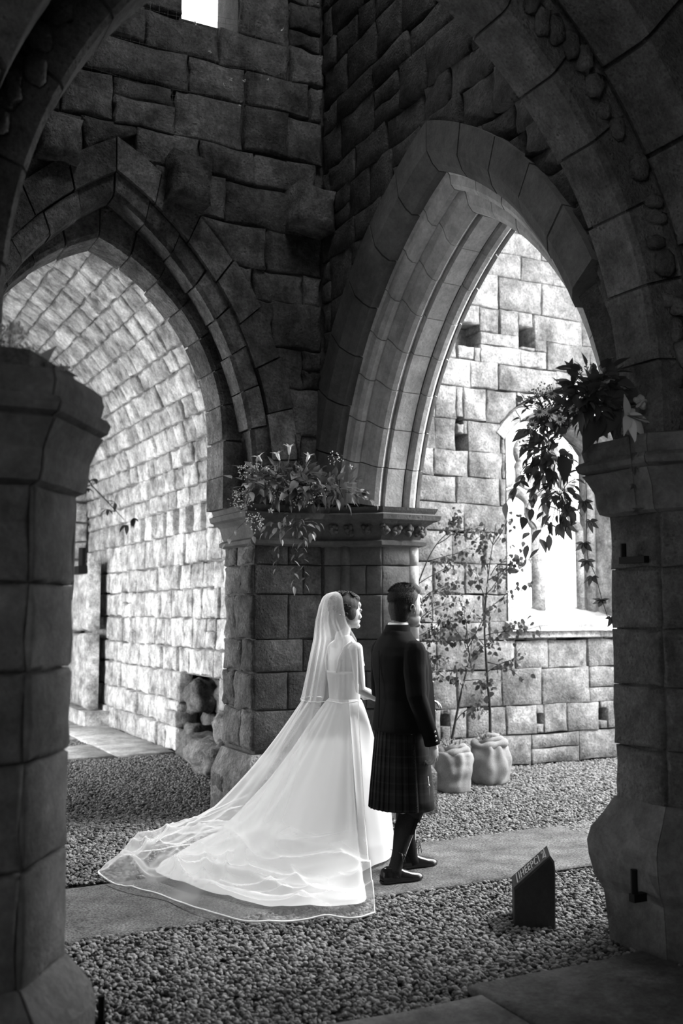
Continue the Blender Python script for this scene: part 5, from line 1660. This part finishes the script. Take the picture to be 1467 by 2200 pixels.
# ---------------- arrangement on the near left capital
fc = thing('floral_arrangement', (0.66, 3.72, 2.45), 'spray of tiny white blossoms and broad leaves on the blurred near left capital', 'flowers', 'wedding flowers on the capitals')
gyps(fc, (0.60, 3.66, 2.58), (.06, .05, .07), 90)
gyps(fc, (0.665, 3.66, 2.53), (.05, .04, .05), 70)
for a, b in (((.72, 3.72, 2.47), (.80, 3.68, 2.50)), ((.74, 3.70, 2.48), (.835, 3.66, 2.43)), ((.72, 3.7, 2.46), (.81, 3.64, 2.42)), ((.70, 3.72, 2.47), (.72, 3.66, 2.55)), ((.66, 3.7, 2.47), (.75, 3.66, 2.48)), ((.58, 3.7, 2.46), (.52, 3.66, 2.50))):
    d = Vector(b) - Vector(a); inst('broad_leaf', R4.choice(LF['broad_mid']), a, basis(d, (-.4, -.8, .6)), d.length * 1.25, fc)
for c in ((.775, 3.66, 2.50), (.795, 3.66, 2.50), (.765, 3.66, 2.46)): rose(fc, c, (-.3, -.9, .3), .016, M['petal'])
tw = [(.90, 4.0, 2.30), (.98, 4.15, 2.20), (1.02, 4.18, 2.15), (1.09, 4.2, 2.09), (1.16, 4.2, 2.02)]
sub_put('stem', *tube_mesh(tw, [.0035, .003, .0025, .002, .0015], 5), M['stem'], fc)
for p in ((1.0, 4.18, 2.14), (1.03, 4.18, 2.18), (1.09, 4.2, 2.06), (1.12, 4.2, 2.09), (1.17, 4.2, 2.0), (1.20, 4.2, 2.03)):
    for k in range(4): inst('leaf', R4.choice(LF['dark']), p, basis(Vector((0, 0, -.6)) + rnd_dir()), R4.uniform(.025, .045), fc)

# ---------------- birch saplings in hessian sacks
def sack(parent, c, r, h, style, seed):
    n, rows = 64, 22; v = []
    for i in range(rows + 1):
        t = i / rows
        for k in range(n):
            a = 2 * PI * k / n
            prof = (0.80 + .26 * math.sin(PI * min(1, t * .95) ** .8)) if style == 'sack' else (0.88 + .14 * t)
            rr = r * prof
            if style == 'rolled':
                rr += .010 * (1 - abs(((t * 3) % 1) - .5) * 2) ** .5 * (1 if (int(t * 3) % 2) else .6)
            rr += .016 * r / .16 * math.sin(a * 7 + seed + 3 * nz(a * .9, t * 2, seed)) * (.4 + .6 * t) * (.6 if style == 'rolled' else 1)
            rr += .014 * nz(math.cos(a) * 2.5, math.sin(a) * 2.5, t * 4 + seed)
            if i == rows: rr *= .9
            v.append((c[0] + rr * math.cos(a), c[1] + rr * math.sin(a), .012 + h * t))
    f = []
    for i in range(rows):
        for k in range(n):
            k2 = (k + 1) % n; f.append((i * n + k, i * n + k2, (i + 1) * n + k2, (i + 1) * n + k))
    f.append(tuple(reversed(range(n)))); f.append(tuple(rows * n + k for k in range(n)))
    sub_put('sack', v, f, M['sack'], parent)
    for j in range(3 if style == 'sack' else 2):   # gathered rolls of cloth at the mouth
        pts = []; ra = []
        for k in range(41):
            a = 2 * PI * k / 40
            rr = r * (.72 - .16 * j) * (1 + .07 * math.sin(3 * a + seed + j))
            pts.append((c[0] + rr * math.cos(a) + .01 * j, c[1] + rr * math.sin(a), h + .012 + .034 * j + .018 * math.sin(2 * a + seed * 2 + j)))
            ra.append(r * (.21 - .03 * j) * (1 + .25 * math.sin(5 * a + j)))
        sub_put('sack_collar', *tube_mesh(pts, ra, 10), M['sack'], parent)
    b = Bag()
    for k in range(26):                            # frayed mouth of the sack
        a = R4.uniform(0, 2 * PI); p = Vector((c[0] + r * .5 * math.cos(a), c[1] + r * .5 * math.sin(a), h + .06))
        b.tube([p, p + Vector((math.cos(a) * .03, math.sin(a) * .03, .05)), p + rnd_dir(.8) * .08], [.006, .004, .001], 4)
    o = sub_put('frayed_edge', b.v, b.f, M['sack'], parent); o['kind'] = 'stuff'
def sapling(label, base, trunk, r0, branches, nleaf, size, pot, more=0):
    t = thing('birch_sapling', base, label, 'tree', 'birch saplings in hessian sacks')
    pot(t)
    pts = loop_pts(trunk, len(trunk) * 4, False); n = len(pts)
    sub_put('trunk', *tube_mesh(pts, [r0 * (1 - .82 * i / n) for i in range(n)], 8), M['bark'], t)
    segs = []
    for a, b, sag in branches:
        q = [Vector(a).lerp(Vector(b), i / 6) + Vector((0, 0, sag * math.sin(PI * i / 6))) + rnd_dir() * .012 for i in range(7)]
        sub_put('branch', *tube_mesh(q, [.005 - .0036 * i / 6 for i in range(7)], 5), M['bark'], t)
        segs += [(q[i], q[i + 1]) for i in range(1, 6)]
        for k in range(3):
            p = q[2 + k]; e = p + (Vector(b) - Vector(a)).normalized() * .12 + rnd_dir(-.2) * .14
            sub_put('twig', *tube_mesh([p, p.lerp(e, .5) + Vector((0, 0, .01)), e], [.0022, .0016, .001], 4), M['bark'], t)
            segs += [(p, e), (p, e)]
    for k in range(nleaf):
        a, b = R4.choice(segs); p = a.lerp(b, R4.random()) + rnd_dir(-.4) * R4.uniform(.0, .07)
        inst('leaf', R4.choice(LF['birch']), p, basis(Vector((0, 0, -.9)) + rnd_dir() * .9, roll=R4.uniform(-1.5, 1.5)), R4.uniform(*size), t)
    if more:
        bg = Bag(); src = LF['birch'][0]
        lv = [v.co.copy() for v in src.vertices]; lf = [tuple(q.vertices) for q in src.polygons]
        for k in range(more):
            a, b = R4.choice(segs); p = a.lerp(b, R4.random()) + rnd_dir(-.4) * R4.uniform(.0, .12)
            B_ = basis(Vector((0, 0, -.9)) + rnd_dir() * .9, roll=R4.uniform(-1.5, 1.5)); s_ = R4.uniform(*size) * .8
            bg.add([p + B_ @ (v * s_) for v in lv], lf)
        o = sub_put('small_leaves', bg.v, bg.f, M['birch_leaf'], t); o['kind'] = 'stuff'
A0, B0, C0 = (5.37, 8.20), (5.92, 8.42), (4.90, 8.35)
sapling('slim birch sapling in a rolled hessian pot, nearer the groom, leaning to the right', (*A0, 0), [(5.33, 8.20, .40), (5.40, 8.2, .68), (5.47, 8.2, .94), (5.55, 8.2, 1.21), (5.53, 8.2, 1.35), (5.52, 8.18, 1.46)], .013,
        [((5.38, 8.2, .62), (5.72, 8.15, .70), .09), ((5.47, 8.2, .95), (5.30, 8.1, 1.05), .03), ((5.50, 8.2, 1.0), (5.72, 8.1, .92), .05), ((5.54, 8.2, 1.18), (5.86, 8.1, 1.42), .04), ((5.54, 8.2, 1.25), (5.36, 8.15, 1.5), .03), ((5.54, 8.2, 1.3), (5.78, 8.1, 1.72), .05), ((5.52, 8.2, 1.4), (5.46, 8.15, 1.75), .02), ((5.52, 8.2, 1.1), (5.45, 8.05, 1.2), .02)],
        190, (.04, .065), lambda t: sack(t, A0, .165, .36, 'rolled', 2), 60)
sapling('tall straight birch sapling in a tied hessian sack beside the window', (*B0, 0), [(5.93, 8.42, .42), (5.93, 8.42, .7), (5.91, 8.42, .95), (5.89, 8.42, 1.25), (5.88, 8.42, 1.5), (5.90, 8.42, 1.75), (5.93, 8.42, 1.98), (5.97, 8.42, 2.2), (6.02, 8.4, 2.5)], .015,
        [((5.90, 8.42, 1.05), (6.25, 8.3, 1.22), .02), ((5.89, 8.42, 1.3), (6.3, 8.25, 1.62), .03), ((5.89, 8.42, 1.62), (6.36, 8.3, 1.98), .03), ((5.90, 8.42, 1.3), (5.62, 8.3, 1.42), .04), ((5.89, 8.42, 1.75), (5.7, 8.35, 2.1), .02), ((5.9, 8.42, 1.8), (6.22, 8.35, 2.16), .02),
         ((5.95, 8.42, 2.0), (6.3, 8.3, 2.3), .02), ((5.94, 8.42, 2.0), (5.84, 8.4, 2.3), .02), ((6.0, 8.42, 2.3), (6.18, 8.3, 2.62), .01), ((5.99, 8.42, 2.3), (5.78, 8.4, 2.42), .02), ((5.9, 8.42, 1.15), (6.2, 8.25, 1.0), .03), ((5.89, 8.42, 1.4), (6.42, 8.2, 1.42), .05), ((5.93, 8.42, 1.95), (6.45, 8.3, 2.2), .02)],
        250, (.04, .068), lambda t: sack(t, B0, .185, .37, 'sack', 5), 120)
sapling('arching birch sapling rising close behind the groom', (*C0, 0), [(4.90, 8.35, .40), (4.92, 8.35, .9), (4.95, 8.35, 1.25), (5.0, 8.35, 1.5), (5.06, 8.35, 1.8), (5.16, 8.35, 2.05), (5.28, 8.35, 2.25), (5.42, 8.34, 2.38), (5.6, 8.32, 2.44)], .013,
        [((4.93, 8.35, 1.15), (5.35, 8.25, 1.22), .05), ((4.97, 8.35, 1.35), (5.4, 8.25, 1.5), .04), ((4.99, 8.35, 1.5), (5.45, 8.2, 1.75), .05), ((5.03, 8.35, 1.7), (5.5, 8.25, 1.95), .03), ((5.08, 8.35, 1.9), (5.6, 8.25, 2.1), .04), ((5.2, 8.35, 2.1), (5.75, 8.3, 2.2), .04), ((5.3, 8.35, 2.28), (5.85, 8.3, 2.45), .04), ((5.0, 8.35, 1.6), (4.86, 8.3, 1.78), .02), ((4.95, 8.35, 1.3), (5.2, 8.1, 1.05), .06), ((5.4, 8.34, 2.36), (5.5, 8.3, 2.6), .02), ((4.95, 8.35, 1.25), (5.5, 8.2, 1.6), .03)],
        280, (.032, .055), lambda t: sack(t, C0, .165, .36, 'sack', 9), 420)

# ---------------- bouquet held by the bride
bq = thing('bouquet', (3.63, 6.36, 1.08), 'small bouquet of pale flowers held in front of the bride, mostly hidden', 'bouquet')
sub_put('stems', *tube_mesh([(3.60, 6.38, .98), (3.63, 6.36, 1.14)], [.016, .02], 8), M['stem'], bq)
for k in range(16):
    d = rnd_dir(.3); rose(bq, (3.64 + d.x * .075, 6.35 + d.y * .075, 1.20 + d.z * .06), d, .030, M['petal'])
foliage(bq, 'mid', (3.64, 6.35, 1.19), (.09, .09, .06), 22, (.05, .09), 0)
gyps(bq, (3.64, 6.35, 1.22), (.1, .1, .07), 60)

# ---------------- slanted stone marker with engraved lettering
M['slate'] = stone_mat('dark_slate', 0.03, 0.0, 0.25, 0.2, 0.15, 1.0, 0.0, 0.6)
M['paint'] = plain('worn_white_paint', 0.24, 0.8)
o_ = Vector((3.379, 4.604, 0)); e1 = Vector((.212 * .829, -.212 * .56, 0)); e2 = Vector((.56, .829, 0)) * .25
e1n, e2n = e1.normalized(), e2.normalized()
sg = thing('stone_marker', o_ + e1 * .5 + e2 * .5, 'dark slanted stone marker with pale lettering on the gravel beside the near pier', 'marker')
hL, hR = .205, .375
prof = [(0, .0), (1.0, .0), (1.02, .30), (1.0, hR - .03), (.90, hR), (0, hL)]
rings_ = []
for t, ins in ((0.0, .012), (.03, 0.0), (.97, 0.0), (1.0, .012)):
    c = Vector((.5, .16, 0)); rings_.append([o_ + e1 * (u + (0.5 - u) * ins * 4) + e2 * t + Vector((0, 0, max(.0, z - (ins if z > .05 else 0)))) for u, z in prof])
v, f = loft_mesh(rings_); put_fixed('block', v, f, M['slate'], sg, False, 'mid')
sl = (e1 * .90 + Vector((0, 0, hR - hL))); sn = sl.cross(e2).normalized(); S0 = o_ + Vector((0, 0, hL)) + sn * .0015
def on_slope(a, b): return S0 + sl * a + e2 * b
def line(a0, b0, a1, b1, w):
    p, q = on_slope(a0, b0), on_slope(a1, b1); d = (q - p).normalized(); s = sn.cross(d) * w
    v_, f_ = loft_mesh([[x - s, x + s, x + s + sn * .001, x - s + sn * .001] for x in (p, q)]); put_fixed('border_line', v_, f_, M['paint'], sg, False, 'mid')
line(.12, .12, .12, .88, .0030); line(.90, .14, .90, .88, .0030); line(.12, .10, .90, .12, .0015); line(.12, .90, .90, .90, .0015)
fc_ = bpy.data.curves.new('lettering', 'FONT'); fc_.body = 'IHEEPCI 2'; fc_.size = 1.0; fc_.extrude = 0.004; fc_.align_x = 'LEFT'; fc_.space_character = 1.15
fo = bpy.data.objects.new('lettering', fc_); COL.objects.link(fo); fc_.materials.append(M['paint'])
bpy.context.view_layer.update()
wid = fo.dimensions.x; L_ = sl.length
fme = bpy.data.meshes.new_from_object(fo.evaluated_get(bpy.context.evaluated_depsgraph_get()))
bpy.data.objects.remove(fo); fo = bpy.data.objects.new('lettering', fme); COL.objects.link(fo)
fo.parent = sg
Mx = Matrix((sl.normalized() * (L_ * .70 / wid), e2n * (.25 * .60 / .70), sn * .3)).transposed()
fo.matrix_basis = Matrix.Translation(on_slope(.17, .22) + sn * .0005 - sg.location) @ Mx.to_4x4()

# ---------------- bird net sagging under the ruined window, with caught feathers
net = thing('bird_net', (2.3, 7.45, 6.0), 'fine wire bird net hung across the wall below the ruined window', 'net')
b = Bag()
def npt(a, c): return Vector((1.55 + 1.75 * a, 7.52 - .10 * math.sin(PI * a) - .08 * c, 5.55 + .75 * c + .10 * a - .12 * math.sin(PI * a) + .02 * nz(a * 4, c * 4)))
for i in range(27): b.tube([npt(i / 26, c / 8) for c in range(9)], .0011, 3)
for j in range(17): b.tube([npt(a / 14, j / 16) for a in range(15)], .0011, 3)
o = sub_put('mesh', b.v, b.f, plain('net_wire', .18, .6), net); o['kind'] = 'stuff'
for a, c in ((.62, .62), (.73, .38), (.80, .38), (.78, .10), (.92, .40), (.70, .3), (.55, .9), (.99, .95)):
    p = npt(a, c); bb = Bag()
    for k in range(3): bb.ell(p + rnd_dir() * .010, (.014, .004, .006), basis(rnd_dir()), 6, 4)
    sub_put('feather', bb.v, bb.f, M['bud'], net)
